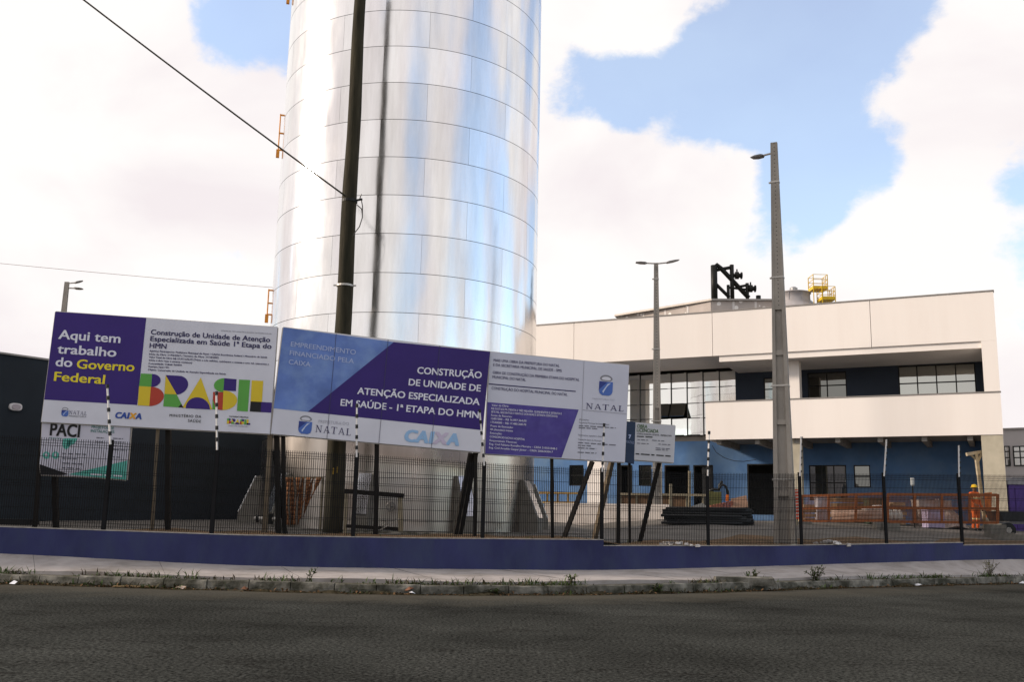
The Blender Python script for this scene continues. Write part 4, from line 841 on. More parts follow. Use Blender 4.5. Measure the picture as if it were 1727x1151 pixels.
for xa, ya, xb, yb in ((518, 102, 448, 886), (905, 148, 836, 921), (1290, 193, 1228, 955)):
    e_ = 1.6; S2.poly([Z(xa - e_, ya), Z(xa + e_, ya), Z(xb + e_, yb), Z(xb - e_, yb)], jm, .016, 'sheet_joint')
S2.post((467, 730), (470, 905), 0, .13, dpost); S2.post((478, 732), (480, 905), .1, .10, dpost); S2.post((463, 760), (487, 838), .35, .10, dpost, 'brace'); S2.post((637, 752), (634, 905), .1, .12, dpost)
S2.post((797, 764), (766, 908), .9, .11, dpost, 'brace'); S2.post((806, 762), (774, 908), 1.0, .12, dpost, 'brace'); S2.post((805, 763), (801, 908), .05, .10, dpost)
# --- sign 3
Z = zm(800, 580, 4.934); Z_k[0] = 4.934
S3 = Sign('signboard', 'pale grey signboard with a purple lower block and a blue crest at its right', [Z(132, 68), Z(1288, 180), Z(1252, 988), Z(88, 918)], 28.85, 29.6)
vin_g = pm('vinyl_pale_grey', (.51, .52, .60), .5, var=.05, scale=1, bump=.1, bscale=2); S3.board(vin_g)
vp3 = pm('vinyl_worn_purple', (.062, .045, .225), .45, var=.15, scale=1.4, dirt=(.12, .11, .32), dscale=3, damt=.4); S3.poly([Z(108, 487), Z(868, 550), Z(725, 950), Z(90, 916)], vp3)
for tx, a, b in (('MAIS UMA OBRA DA PREFEITURA DO NATAL', (160, 148), (707, 196)), ('E DA SECRETARIA MUNICIPAL DE SAÚDE - SMS', (157, 187), (725, 237)), ('OBRA DE CONSTRUÇÃO DA PRIMEIRA ETAPA DO HOSPITAL', (153, 250), (873, 313)), ('MUNICIPAL DO NATAL', (150, 288), (427, 313)), ('CONSTRUÇÃO DO HOSPITAL MUNICIPAL DO NATAL', (143, 381), (773, 436))): S3.text(tx, Z(*a), Z(*b), 4.6, t_n, .010, lean=.06)
S3.poly([Z(120, 331), Z(843, 394), Z(843, 402), Z(120, 340)], t_n, .008, 'rule_line')
for tx, a, b in (('Valor da Obra:', (143, 520), (285, 529)), ('R$ 33.577.632,70 (TRINTA E TRÊS MILHÕES, QUINHENTOS E SETENTA E', (141, 548), (725, 592)), ('SETE MIL, SEISCENTOS E TRINTA E DOIS REAIS E SETENTA CENTAVOS)', (140, 576), (690, 614)), ('Fonte de Recurso:', (139, 604), (312, 616)), ('15001000 – R$ 16.097.364,00', (138, 632), (432, 652)), ('17540000 – R$ 17.480.268,70', (136, 662), (430, 683)), ('Prazo de Execução:', (134, 692), (322, 706)), ('18 (dezoito) meses', (132, 721), (320, 735)), ('Execução:', (130, 751), (228, 759)), ('CONSÓRCIO NOVO HOSPITAL', (128, 782), (420, 806)), ('Responsáveis Técnicos:', (126, 813), (353, 831)), ('Eng. Civil Fabiano Ramalho Moreira – CREA 210501848-2', (124, 843), (688, 884)), ('Eng. Civil Arnaldo Gaspar Júnior – CREA 200624304-7', (122, 873), (652, 911))): S3.text(tx, Z(*a), Z(*b), 3.3, t_w, .01, lean=.06)
crest(S3, Z, 1038, 258, 1152, 432, .05); serif(S3, 'NATAL', Z(928, 541), Z(1240, 566), 9.4, t_n, .05); S3.text('PREFEITURA DO', Z(980, 463), Z(1165, 475), 2.4, MATS['ink_ghost'], 0, lean=.05)
for tx, y0, x1, y1 in (('Informações:', 636, 952, 642), ('Secretaria Municipal de Saúde - Natal', 662, 1120, 680), ('', 686, 1175, 706), ('', 703, 1022, 713), ('Reclamações, sugestões e denúncias', 766, 1085, 781), ('Ouvidoria Geral do Município', 803, 1058, 816), ('', 828, 1190, 850), ('', 850, 968, 856), ('', 871, 1012, 880), ('', 908, 1015, 916)):
    pa_, pb_ = Z(872 - (y0 - 636) * .05, y0), Z(x1, y1)
    if tx: S3.text(tx, pa_, pb_, 2.4, t_g, .005, lean=.05)
    else: S3.greek(pa_, pb_, 2.4, t_g)
for q in ((912, 145, 880, 965),): S3.poly([Z(q[0] - 1.4, q[1]), Z(q[0] + 1.4, q[1]), Z(q[2] + 1.4, q[3]), Z(q[2] - 1.4, q[3])], flat('joint_grey', (.25, .25, .28)), .014, 'sheet_joint')
S3.poly([Z(900, 551), Z(1266, 584), Z(1266, 587), Z(900, 554)], flat('joint_grey', (.25, .25, .28)), .014, 'sheet_joint')
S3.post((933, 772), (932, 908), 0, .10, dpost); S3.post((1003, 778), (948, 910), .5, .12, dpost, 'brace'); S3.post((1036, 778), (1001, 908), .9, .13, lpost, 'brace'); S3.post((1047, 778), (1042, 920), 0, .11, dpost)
# --- small licence sign with a dark blue board beside it
S4 = Sign('licence_sign', 'small white licence sign with a dark blue strip, right of the big signboards', [Z(1342, 660), Z(1675, 684), Z(1660, 992), Z(1330, 968)], 30.0, 30.4)
S4.board(pm('sign_white', (.47, .47, .50), .45, var=.04))
BLU = pm('strip_blue', (.020, .036, .075), .5, var=.1)
Pq = [S4.pt(*Z(*q), 0) for q in ((1262, 645), (1341, 652), (1329, 1003), (1240, 985))]; MB().prism(Pq, -S4.n * .05).build('blue_strip', BLU, S4.T)
gno = flat('ink_dark_green', (.05, .11, .03))
S4.text('OBRA', Z(1353, 700), Z(1437, 706), 6, gno, .015, lean=.05); S4.text('LICENCIADA', Z(1351, 733), Z(1530, 745), 6, gno, .015, lean=.05)
S4.text('HOSPITAL MUNICIPAL DE NATAL - PRIMEIRA ETAPA', Z(1352, 757), Z(1640, 775), 2.6, t_k, .01, lean=.05)
for a, b, cp_s in (((1352, 776), (1495, 784), 2.6), ((1357, 802), (1445, 808), 2), ((1477, 808), (1580, 815), 2), ((1352, 832), (1450, 838), 2), ((1530, 840), (1630, 846), 2), ((1507, 872), (1635, 881), 2), ((1507, 886), (1610, 892), 2), ((1342, 922), (1645, 943), 3)): S4.greek(Z(*a), Z(*b), cp_s, t_k if cp_s > 2 else t_g)
serif(S4, 'NATAL', Z(1262, 826), Z(1326, 836), 4, t_b, .05); S4.poly([Z(1283, 757), Z(1305, 759), Z(1291, 792), Z(1283, 790), Z(1293, 768), Z(1282, 767)], t_b, .008, 'strip_emblem')
S4.post((1119, 778), (1077, 918), .6, .13, dpost, 'brace'); S4.post((1066, 778), (1062, 900), .1, .08, dpost)
# --- small torn sign under the first board
Z = zm(60, 510, 3.598)
S5 = Sign('project_sign', 'smaller white and green sign with a torn dark corner, hung under the purple signboard', [Z(40, 731), Z(575, 762), Z(548, 1080), Z(372, 1064), Z(30, 1048), Z(25, 985)], 26.27, 26.58)
S5.board(pm('panel_white', (.50, .49, .56), .5, var=.06, scale=2)); S5.poly([Z(25, 984), Z(203, 1046), Z(150, 1052), Z(30, 1047)], flat('torn_dark', (.012, .012, .014)), .004, 'torn_corner')
S5.poly([Z(557, 962), Z(548, 1079), Z(372, 1063), Z(196, 1047)], i_te); S5.text('PACI', Z(88, 808), Z(265, 820), 20.5, t_k, .03, lean=.1); S5.text('PROJETOS DE', Z(340, 765), Z(476, 774), 4.6, i_td, .01, lean=.09); S5.text('INSTALAÇÕES', Z(335, 789), Z(478, 797), 4.6, i_td, .01, lean=.09)
S5.text('PROJETOS', Z(84, 830), Z(160, 834), 2.6, i_td, 0, lean=.1); S5.poly([Z(170, 828), Z(255, 826), Z(235, 862), Z(214, 868), Z(188, 896), Z(168, 884), Z(163, 852)], i_te, .008, 'leaf_emblem'); S5.poly([Z(196, 840), Z(222, 838), Z(205, 880), Z(190, 870)], i_td, .010, 'leaf_emblem')
for cx_ in (66, 121): S5.poly([Z(cx_ + 22 * math.cos(a), 930 + 22 * math.sin(a)) for a in [2 * math.pi * i / 16 for i in range(16)]], i_te, .008, 'round_emblem'); S5.poly([Z(cx_ + 9 * math.cos(a), 928 + 11 * math.sin(a)) for a in [2 * math.pi * i / 10 for i in range(10)]], MATS['panel_white'], .010, 'round_emblem')
for a, b in (((163, 922), (308, 928)), ((162, 950), (250, 955)), ((162, 980), (290, 987)), ((160, 1008), (280, 1016)), ((370, 826), (415, 828)), ((368, 850), (410, 852)), ((470, 830), (532, 833)), ((468, 852), (540, 855)), ((468, 875), (556, 880)), ((466, 898), (556, 904)), ((440, 940), (515, 946))): S5.greek(Z(*a), Z(*b), 2.6, t_g)
S5.greek(Z(335, 1050), Z(535, 1062), 4, t_w)
# ------------------------------------------------------------------ things in the yard
def gz(x, D):  # ground point under pixel column x at depth D
    p = at(x, 880, D); return Vector((p.x, p.y, yz(p.x, p.y)))
whitem = pm('whitewash', (.60, .545, .50), .9, var=.1, scale=1.2, bump=.2, bscale=25, dirt=(.36, .31, .27), dscale=1, damt=.6)
# low white wall
wa, wb = gz(918, 45.5), gz(1128, 43.5); wtop = at(1020, 850, 44.5).z; tt = (wb - wa).normalized(); wn_ = Vector((-tt.y, tt.x, 0))
lw_ = MB().prism([Vector((wa.x, wa.y, .9)), Vector((wb.x, wb.y, .9)), Vector((wb.x, wb.y, wtop)), Vector((wa.x, wa.y, wtop))], wn_ * .25).build('low_wall', whitem); tag(lw_, 'low whitewashed wall across the yard in front of the blue building', 'wall')
yw = pm('raw_timber_yellow', (.33, .215, .075), .8, var=.25, scale=5, bump=.3); gw = pm('raw_timber_grey', (.25, .215, .15), .85, var=.25, scale=5, bump=.3); bw = pm('brown_ply', (.14, .085, .05), .85, var=.3, scale=3)
def railing(label, x0, x1, D0, D1, yb, yt, nposts, mat, rails, boards=None):
    a, b = at(x0, yb, D0), at(x1, yb, D1); za = a.z; h_ = at(x0, yt, D0).z - za; T = thing('timber_railing', label, 'railing', (a.x, a.y, za))
    for k in range(nposts):
        p = a.lerp(b, k / (nposts - 1)); MB().beam((p.x, p.y, za - .5), (p.x, p.y, za + h_), .09).build('post', mat, T)
    for f_ in rails:
        MB().beam((a.x, a.y - .06, za + h_ * f_), (b.x, b.y - .06, za + h_ * f_), .04, .1).build('rail', mat, T)
    if boards:
        for k in range(nposts - 1):
            if k in boards:
                p, q = a.lerp(b, (k + .06) / (nposts - 1)), a.lerp(b, (k + .94) / (nposts - 1)); MB().prism([Vector((p.x, p.y, za - .1)), Vector((q.x, q.y, za - .1)), Vector((q.x, q.y, za + h_ * .93)), Vector((p.x, p.y, za + h_ * .93))], (0, .03, 0)).build('board_panel', bw, T)
railing('yellow timber guard rail beside the tank foot', 905, 976, 46.6, 45.8, 866, 831, 5, yw, (.12, .52, .97))
railing('grey timber guard rail with brown boards below the white licence sign', 1046, 1215, 45.4, 44.4, 861, 833, 7, gw, (.15, .97), (0, 1, 2, 3))
# black pipes stacked
blkp = pm('black_plastic_pipe', (.016, .017, .017), .38, var=.25, scale=3)
pa, pb = gz(1127, 40.0), gz(1262, 39.2); axis = (pb - pa); n_ = 0
pme = None; L_ = axis.length; ang = math.atan2(axis.y, axis.x)
pme = MB().tube([(0, 0, 0), (L_, 0, 0)], .055, 10).mesh('black_pipe', blkp, True)
lays = [9, 9, 8, 8, 6, 5, 3]; z = .06
for r_, cnt in enumerate(lays):
    for k in range(cnt):
        o = bpy.data.objects.new('black_pipe', pme); COL.objects.link(o); off = (k - cnt / 2) * .118 + random.uniform(-.012, .012)
        o.location = (pa.x - math.sin(ang) * off + math.cos(ang) * random.uniform(-.25, .25), pa.y + math.cos(ang) * off, pa.z + z + random.uniform(-.01, .01) + (k * .012)); o.rotation_euler = (0, random.uniform(-.012, .012), ang + random.uniform(-.02, .02))
        tag(o, 'long black pipe lying in the stack beside the blue wall', 'pipe', 'black pipes stacked in the yard')
    z += .098
# sheets lying on and behind the pipes
def board_thing(name, label, cat, pts, D, th, mat, extra=None):
    P_ = [at(x, y, D + (dd if len(q) > 2 else 0)) for q in pts for x, y, dd in [(q[0], q[1], q[2] if len(q) > 2 else 0)]]
    nrm = (P_[1] - P_[0]).cross(P_[2] - P_[0]).normalized(); o = MB().prism(P_, nrm * th).build(name, mat); tag(o, label, cat); return o
board_thing('plywood_sheet', 'brown plywood sheet leaning on the black pipe stack', 'sheet', [(1232, 842, .1), (1259, 836, .1), (1262, 856, -.3), (1234, 858, -.3)], 40.6, .03, pm('ply_reddish', (.25, .15, .10), .85, var=.25, scale=2))
T = thing('brick_block', 'red hollow brick stack lying behind the black pipes', 'bricks', gz(1215, 40.4)); bkm = pm('red_brick', (.36, .13, .085), .85, var=.2, scale=8)
bA, bB = at(1198, 858, 40.5), at(1236, 850, 40.5)
for r_ in range(3):
    for k in range(7):
        p = bA.lerp(bB, k / 7); q = bA.lerp(bB, (k + .9) / 7); MB().box(p.x, q.x, p.y - .1, p.y + .1, p.z - .12 + r_ * .085, p.z - .045 + r_ * .085).build('brick', bkm, T)
board_thing('grey_sheet', 'grey folded sheet lying on top of the black pipes', 'sheet', [(1152, 859, -.3), (1184, 849, .2), (1196, 857, .1), (1170, 860, -.3)], 40.2, .03, pm('sheet_grey', (.2, .19, .17), .8))
# pump with a curved black hose
hp = at(1213, 850, 42.6); T = thing('hose_pump', 'small pump with a black hose arching beside the blue wall', 'pump', gz(1212, 42.6))
MB().tube([at(x, y, 42.6) for x, y in ((1196, 829), (1204, 826), (1212, 827), (1213, 820), (1216, 815), (1218, 812))], .06, 8).build('hose', blkp, T, True)
MB().tube([at(x, y, 42.5) for x, y in ((1212, 828), (1214, 822), (1219, 818), (1224, 821), (1227, 829), (1228, 840), (1227, 846))], .055, 8).build('hose', blkp, T, True)
MB().tube([at(1226.5, 835, 42.42), at(1226, 846, 42.42)], .07, 8).build('hose_sleeve', pm('orange_plastic', (.6, .14, .02), .5), T)
q = gz(1206, 42.6); MB().box(q.x - .28, q.x + .25, q.y - .2, q.y + .25, q.z, at(1206, 830, 42.6).z).build('pump_body', pm('pump_green', (.16, .15, .05), .6, var=.3), T)
for dx in (-.2, .2): MB().tube([(q.x + dx, q.y - .24, q.z + .1), (q.x + dx, q.y - .2, q.z + .1)], .1, 10).build('wheel', blkp, T)
# stakes in front of the doors
for x, y0, y1, D, lab in ((1131, 817, 862, 43.8, 'short grey timber stake before the dark doorway'), (1163, 795, 862, 45.2, 'grey timber door jamb post beside the dark doorway')):
    a = at(x, y0, D); b = gz(x, D); b.z -= .3; tag(MB().beam(b, a, .11).build('timber_stake', gw), lab, 'stake')
tag(MB().tube([at(x, y, 46.8) for x, y in ((1201, 752), (1208, 764), (1222, 773), (1238, 778), (1254, 779), (1275, 776))], .015, 5).build('hanging_cable', blkp), 'thin dark cable looping under the balcony corner', 'cable')
# orange barrier screens
orb = pm('orange_barrier', (.27, .088, .03), .6, var=.18, scale=2); orn = pm('orange_net', (.22, .085, .035), .7, var=.2, scale=1.5)
def barrier(label, x0, x1, D0, D1, yt0, yt1, yb0, yb1, ncol):
    A, B, C_, D_ = at(x0, yb0, D0), at(x1, yb1, D1), at(x1, yt1, D1), at(x0, yt0, D0); T = thing('safety_barrier', label, 'barrier', (A + B) / 2, 'orange safety barriers in the yard')
    E_ = lambda s_, t_: (A.lerp(B, s_)).lerp(D_.lerp(C_, s_), t_)
    for t_ in (.03, .5, .97): MB().beam(E_(0, t_), E_(1, t_), .05, .1).build('rail', orb, T)
    for k in range(ncol + 1): MB().beam(E_(k / ncol, 0) + Vector((0, -.03, 0)), E_(k / ncol, 1) + Vector((0, -.03, 0)), .1, .04).build('upright', orb, T)
    mb = MB(); n_ = int((B - A).length / .05); m_ = int((D_ - A).length / .05)
    for i in range(n_):
        s_ = i / n_; e_ = .24 / n_; mb.add([E_(s_, 0), E_(s_ + e_, 0), E_(s_ + e_, 1), E_(s_, 1)], [(0, 1, 2, 3)])
    for j in range(m_):
        t_ = j / m_; e_ = .24 / m_; d_ = Vector((0, -.004, 0)); mb.add([E_(0, t_) + d_, E_(1, t_) + d_, E_(1, t_ + e_) + d_, E_(0, t_ + e_) + d_], [(0, 1, 2, 3)])
    mb.build('net', orn, T, kind='stuff')
    for s_ in (.02, .98):
        p = E_(s_, 0); g_ = yz(p.x, p.y); MB().box(p.x - .3, p.x + .3, p.y - .25, p.y + .3, g_ - .1, max(p.z - .03, g_ + .1)).build('ballast_block', bm_conc, T)
barrier('left orange safety barrier screen between two fence posts, beside the concrete lamp pole', 1352, 1490, 40.6, 39.4, 836, 832, 881, 880, 3)
barrier('right orange safety barrier screen in front of the worker in orange', 1497, 1682, 39.2, 38.0, 833, 834, 882, 884, 4)
T = thing('hazard_board', 'narrow red and white striped hazard board beside the concrete lamp pole', 'hazard board', gz(1346, 39.5))
ha, hb = at(1341, 876, 39.5), at(1351, 826, 39.5); MB().box(ha.x, hb.x, ha.y, ha.y + .03, ha.z, hb.z).build('board', pm('hazard_red', (.58, .07, .03), .6), T)
for k in range(9): z = ha.z + (hb.z - ha.z) * (k + .55) / 9.4; MB().add([(ha.x + .005, ha.y - .004, z), (hb.x - .005, ha.y - .004, z + .03), (hb.x - .005, ha.y - .004, z + .085), (ha.x + .005, ha.y - .004, z + .055)], [(0, 1, 2, 3)]).build('stripe', pm('hazard_pale', (.55, .42, .36), .6), T)
MB().beam((ha.x + .1, ha.y + .05, yz(ha.x, ha.y) - .1), (ha.x + .1, ha.y + .05, ha.z + .3), .05).build('foot', gw, T)
# stored materials behind the barriers
def crate(name, label, cat, x0, x1, yt, yb, D, dp, mat, slats=0, dark=None):
    a, b = at(x0, yb, D), at(x1, yt, D); g_ = yz(a.x, a.y + dp / 2); zb_ = min(a.z, g_ + .02) if slats == 0 else a.z; T = thing(name, label, cat, ((a.x + b.x) / 2, a.y, g_))
    if slats == 0:
        mb = MB(); mb.box(a.x, b.x, a.y, a.y + dp, zb_, b.z); o = mb.build('body', mat, T); mb = MB(); mb.box(a.x - .02, b.x + .02, a.y - .02, a.y + dp + .02, b.z + .003, b.z + .05); mb.build('lid', mat, T)
    else:
        for k in range(slats):
            z0 = g_ + (b.z - g_) * k / slats; z1 = g_ + (b.z - g_) * (k + .75) / slats; MB().box(a.x + random.uniform(-.05, .05), b.x + random.uniform(-.05, .05), a.y + random.uniform(-.04, .04), a.y + dp, z0, z1).build('plank', mat, T)
tan = pm('tan_timber', (.30, .21, .13), .85, var=.25, scale=4); pale = pm('pale_sack', (.52, .49, .45), .85, var=.1, scale=6); pink = pm('pink_pipe', (.42, .30, .24), .7, var=.1, scale=3); lil = pm('lilac_plastic', (.36, .31, .44), .6, var=.08)
crate('timber_stack', 'stack of tan planks behind the left end of the left barrier', 'timber', 1356, 1376, 850, 872, 42.2, .9, tan, 4)
crate('timber_stack', 'tall stack of brown planks behind the middle of the left barrier', 'timber', 1412, 1462, 839, 861, 43.4, 1.0, pm('brown_timber', (.17, .11, .06), .85, var=.3, scale=4), 5)
crate('timber_stack', 'stack of tan planks behind the right barrier near the middle post', 'timber', 1506, 1526, 846, 874, 42.6, .9, tan, 5)
crate('storage_crate', 'lilac plastic crate on the ground behind the right barrier', 'crate', 1565, 1592, 862, 875, 41.6, .6, lil)
crate('storage_crate', 'pale grey cabinet behind the left end of the left barrier', 'cabinet', 1380, 1396, 840, 862, 43.0, .5, pm('cabinet_grey', (.35, .33, .36), .6))
crate('machine_case', 'dark green machine case behind the left barrier beside the fence post', 'machine', 1465, 1490, 843, 850, 42.4, .6, pm('case_green', (.03, .045, .03), .5))
for k, (x0, x1, y) in enumerate(((1402, 1488, 868), (1404, 1487, 874))):
    a, b = at(x0, y, 41.6 + k * .0), at(x1, y - 1, 41.2); tag(MB().tube([a, b], .16 if k == 0 else .13, 14).build('drain_pipe', pink, None, True), ('upper' if k == 0 else 'lower') + ' pinkish drain pipe lying behind the left orange barrier', 'pipe')
def sack(label, x, y, D, w, h_):
    c = at(x, y, D); mb = MB(); mb.lathe((0, 0, 0), [(.35, -.5), (.95, -.42), (1.0, 0), (.9, .4), (.3, .5)], 14); mb.v = [(c.x + v[0] * w / 2 * (1 + .1 * math.sin(v[2] * 9 + x)), c.y + v[1] * w / 3, c.z + v[2] * h_) for v in mb.v]; tag(mb.build('cement_sack', pale, None, True), label, 'sack', 'pale sacks behind the barriers')
for x, y, lab in ((1462, 862, 'pale sack on the pile behind the left barrier, beside the green case'), (1480, 858, 'pale sack behind the left barrier, right of the other sack'), (1501, 869, 'upright white sack just right of the middle fence post'), (1510, 869, 'upright white sack behind the right barrier, next to the first one'), (1517, 870, 'third upright white sack behind the right barrier')): sack(lab, x, y, 41.4, .45 if x < 1490 else .24, .28 if x < 1490 else .45)
crate('site_table', 'grey work bench behind the middle of the right barrier', 'bench', 1550, 1604, 846, 852, 42.4, .8, pm('bench_grey', (.30, .26, .24), .8))
T = thing('sand_heap', 'pale heap of gravel behind the right barrier', 'heap', gz(1582, 43)); mb = MB(); q = at(1582, 850, 43)
mb.lathe((q.x, q.y, yz(q.x, q.y)), [(1.2, 0), (.85, .45), (.4, .95), (.1, 1.15)], 14); mb.v = [tuple(jit(v, .06)) for v in mb.v]; mb.build('heap', pm('gravel_pale', (.33, .27, .24), .95, var=.3, scale=9, bump=.6), T)
lant = at(1467 + 72, 816, 41.8); T = thing('post_lantern', 'small white cylindrical light on a post above the right barrier', 'light', gz(1539, 41.8)); MB().tube([(lant.x, lant.y, yz(lant.x, lant.y)), (lant.x, lant.y, lant.z - .1)], .03, 6).build('post', blk, T); MB().tube([(lant.x, lant.y, lant.z - .1), (lant.x, lant.y, lant.z - .05), (lant.x, lant.y, lant.z + .2), (lant.x, lant.y, lant.z + .24)], [.06, .09, .09, .05], 10).build('lamp_glass', pm('lamp_pale', (.4, .42, .42), .4), T)
# wooden T post
T = thing('timber_prop', 'tall wooden T shaped prop with a brace leaning before the dark blue wall', 'prop', gz(1660, 43.0)); pt_ = lambda x, y: at(x, y, 43.0); wpm = pm('pale_timber', (.40, .34, .24), .8, var=.2, scale=5)
f0 = gz(1661, 43.0); MB().beam(f0, pt_(1646, 766), .13).build('shaft', wpm, T); MB().beam(pt_(1630, 767), pt_(1659, 762), .14).build('cross_head', wpm, T); MB().beam(pt_(1657, 763), pt_(1648, 780), .1).build('brace', wpm, T); MB().beam(pt_(1637, 768), pt_(1646, 776), .07).build('brace', gw, T)
# worker
def person():
    base = gz(1646, 41.4); H_ = 1.72; hd = at(1645, 820, 41.4).z - base.z; k = max(1.55, min(1.95, hd)) / 1.70
    V = {'pel': (0, 0, .93), 'sp': (0, .01, 1.12), 'ch': (0, .01, 1.32), 'nk': (0, 0, 1.47), 'hd': (.0, -.03, 1.56), 'ht': (0, -.02, 1.66),
         'ls': (-.19, 0, 1.40), 'le': (-.27, -.03, 1.13), 'lw': (-.20, -.20, .98), 'lh': (-.17, -.26, .96), 'rs': (.19, 0, 1.40), 're': (.26, .02, 1.13), 'rw': (.24, -.08, .90), 'rh': (.24, -.11, .82),
         'lp': (-.10, 0, .88), 'lk': (-.12, -.04, .49), 'la': (-.12, .03, .09), 'lf': (-.13, -.14, .04), 'rp': (.10, 0, .88), 'rk': (.11, -.02, .49), 'ra': (.12, .06, .09), 'rf': (.14, -.10, .04)}
    Rr = dict(pel=.15, sp=.145, ch=.165, nk=.06, hd=.085, ht=.075, ls=.075, le=.055, lw=.038, lh=.035, rs=.075, re=.055, rw=.038, rh=.035, lp=.10, lk=.075, la=.055, lf=.045, rp=.10, rk=.075, ra=.055, rf=.045)
    Ed = [('pel', 'sp'), ('sp', 'ch'), ('ch', 'nk'), ('nk', 'hd'), ('hd', 'ht'), ('ch', 'ls'), ('ls', 'le'), ('le', 'lw'), ('lw', 'lh'), ('ch', 'rs'), ('rs', 're'), ('re', 'rw'), ('rw', 'rh'), ('pel', 'lp'), ('lp', 'lk'), ('lk', 'la'), ('la', 'lf'), ('pel', 'rp'), ('rp', 'rk'), ('rk', 'ra'), ('ra', 'rf')]
    for s_, sg in (('l', -1), ('r', 1)):
        h_ = Vector(V[s_ + 'h']); d = (h_ - Vector(V[s_ + 'w'])).normalized(); sd = d.cross(Vector((0, 0, 1)) if abs(d.z) < .8 else Vector((0, 1, 0))).normalized()
        for j in range(4):
            nm = s_ + 'fi%d' % j; V[nm] = tuple(h_ + d * (.085 - .01 * abs(j - 1.3)) + sd * (.022 * (j - 1.5)) + Vector((0, 0, -.012))); Rr[nm] = .009; Ed.append((s_ + 'h', nm))
        nm = s_ + 'th'; V[nm] = tuple(h_ + d * .03 - sd * .05); Rr[nm] = .01; Ed.append((s_ + 'h', nm))
    ks = list(V); me = bpy.data.meshes.new('body'); me.from_pydata([Vector(V[q]) * k for q in ks], [(ks.index(a), ks.index(b)) for a, b in Ed], []); o = bpy.data.objects.new('tmp', me); COL.objects.link(o)
    md = o.modifiers.new('s', 'SKIN'); 
    for i, q in enumerate(ks): me.skin_vertices[0].data[i].radius = (Rr[q] * k * (1.12 if q in ('pel', 'sp', 'ch') else 1), Rr[q] * k * (.8 if q in ('pel', 'sp', 'ch') else 1)); me.skin_vertices[0].data[i].use_root = q == 'pel'
    o.modifiers.new('u', 'SUBSURF').levels = 2
    dg = bpy.context.evaluated_depsgraph_get(); me2 = bpy.data.meshes.new_from_object(o.evaluated_get(dg)); bpy.data.objects.remove(o)
    me2.materials.clear(); 
    for mm in (pm('orange_workwear', (.62, .12, .025), .8, var=.2, scale=9), pm('reflective_tape', (.75, .62, .30), .5), pm('skin_brown', (.17, .085, .05), .6, var=.08), pm('boot_black', (.02, .018, .016), .6)): me2.materials.append(mm)
    for f in me2.polygons:
        c = f.center / k; hand = ((c - Vector(V['lh'])).length < .12 and c.y < -.2) or ((c - Vector(V['rh'])).length < .12 and c.z < .87 and c.x > .15)
        f.material_index = 3 if c.z < .12 else (2 if c.z > 1.475 or hand else (1 if (1.19 < c.z < 1.25 or .43 < c.z < .48) else 0)); f.use_smooth = True
    T = thing('person', 'worker in orange overalls and a yellow hard hat standing behind the right barrier', 'person', base); b_ = bpy.data.objects.new('body', me2); COL.objects.link(b_); b_.parent = T; T.rotation_euler = (0, 0, .35)
    hp_ = Vector(V['ht']) * k; mb = MB().lathe((hp_.x, hp_.y, hp_.z - .03), [(.145, 0), (.15, .012), (.118, .02), (.112, .07), (.085, .115), (.03, .135)], 18); hm = mb.build('hard_hat', pm('hat_yellow', (.70, .45, .02), .4), None, True); hm.parent = T
    for sx in (-1, 1): e_ = MB().lathe((hp_.x + sx * .032, hp_.y - .075, hp_.z - .075), [(.004, -.01), (.011, 0), (.004, .01)], 8).build('eye', t_k, None); e_.parent = T
    e_ = MB().hexa([(hp_.x - .014, hp_.y - .085, hp_.z - .125), (hp_.x + .014, hp_.y - .085, hp_.z - .125), (hp_.x + .014, hp_.y - .07, hp_.z - .125), (hp_.x - .014, hp_.y - .07, hp_.z - .125), (hp_.x - .006, hp_.y - .08, hp_.z - .07), (hp_.x + .006, hp_.y - .08, hp_.z - .07), (hp_.x + .006, hp_.y - .06, hp_.z - .07), (hp_.x - .006, hp_.y - .06, hp_.z - .07)]).build('nose', MATS['skin_brown'], None); e_.parent = T
person()
board_thing('orange_cloth', 'orange cloth hung behind the right end of the right barrier', 'cloth', [(1661, 832), (1673, 831), (1672, 852), (1671, 872), (1664, 873), (1662, 852)], 40.2, .04, pm('orange_cloth', (.58, .16, .04), .85, var=.25, scale=5))
# portable cabin and dark trailer at the right edge
ca = gz(1719, 43); T = thing('portable_cabin', 'purple portable toilet cabin with a grey domed roof at the right edge', 'cabin', ca); cw_ = .62; zt_ = at(1715, 818, 43).z; pur = pm('cabin_purple', (.085, .045, .22), .5, var=.1)
MB().box(ca.x - .35, ca.x + .95, ca.y, ca.y + 1.2, ca.z, zt_).build('body', pur, T); MB().box(ca.x - .1, ca.x + .7, ca.y - .03, ca.y - .002, ca.z + .1, zt_ - .15).build('door', pm('cabin_door', (.075, .04, .20), .5), T)
rf = MB(); rf.prism([Vector((ca.x - .42, ca.y - .06, zt_ + .002)), Vector((ca.x + 1.02, ca.y - .06, zt_ + .002)), Vector((ca.x + 1.0, ca.y - .06, zt_ + .16)), Vector((ca.x + .75, ca.y - .06, zt_ + .3)), Vector((ca.x - .15, ca.y - .06, zt_ + .3)), Vector((ca.x - .4, ca.y - .06, zt_ + .16))], (0, 1.3, 0)); rf.build('roof', pm('cabin_grey', (.28, .27, .28), .6), T)
tr = gz(1700, 38.5); T = thing('site_trailer', 'dark wheeled site trailer parked beside the end of the right barrier', 'trailer', tr); dgm = pm('trailer_dark', (.03, .032, .034), .5, var=.3)
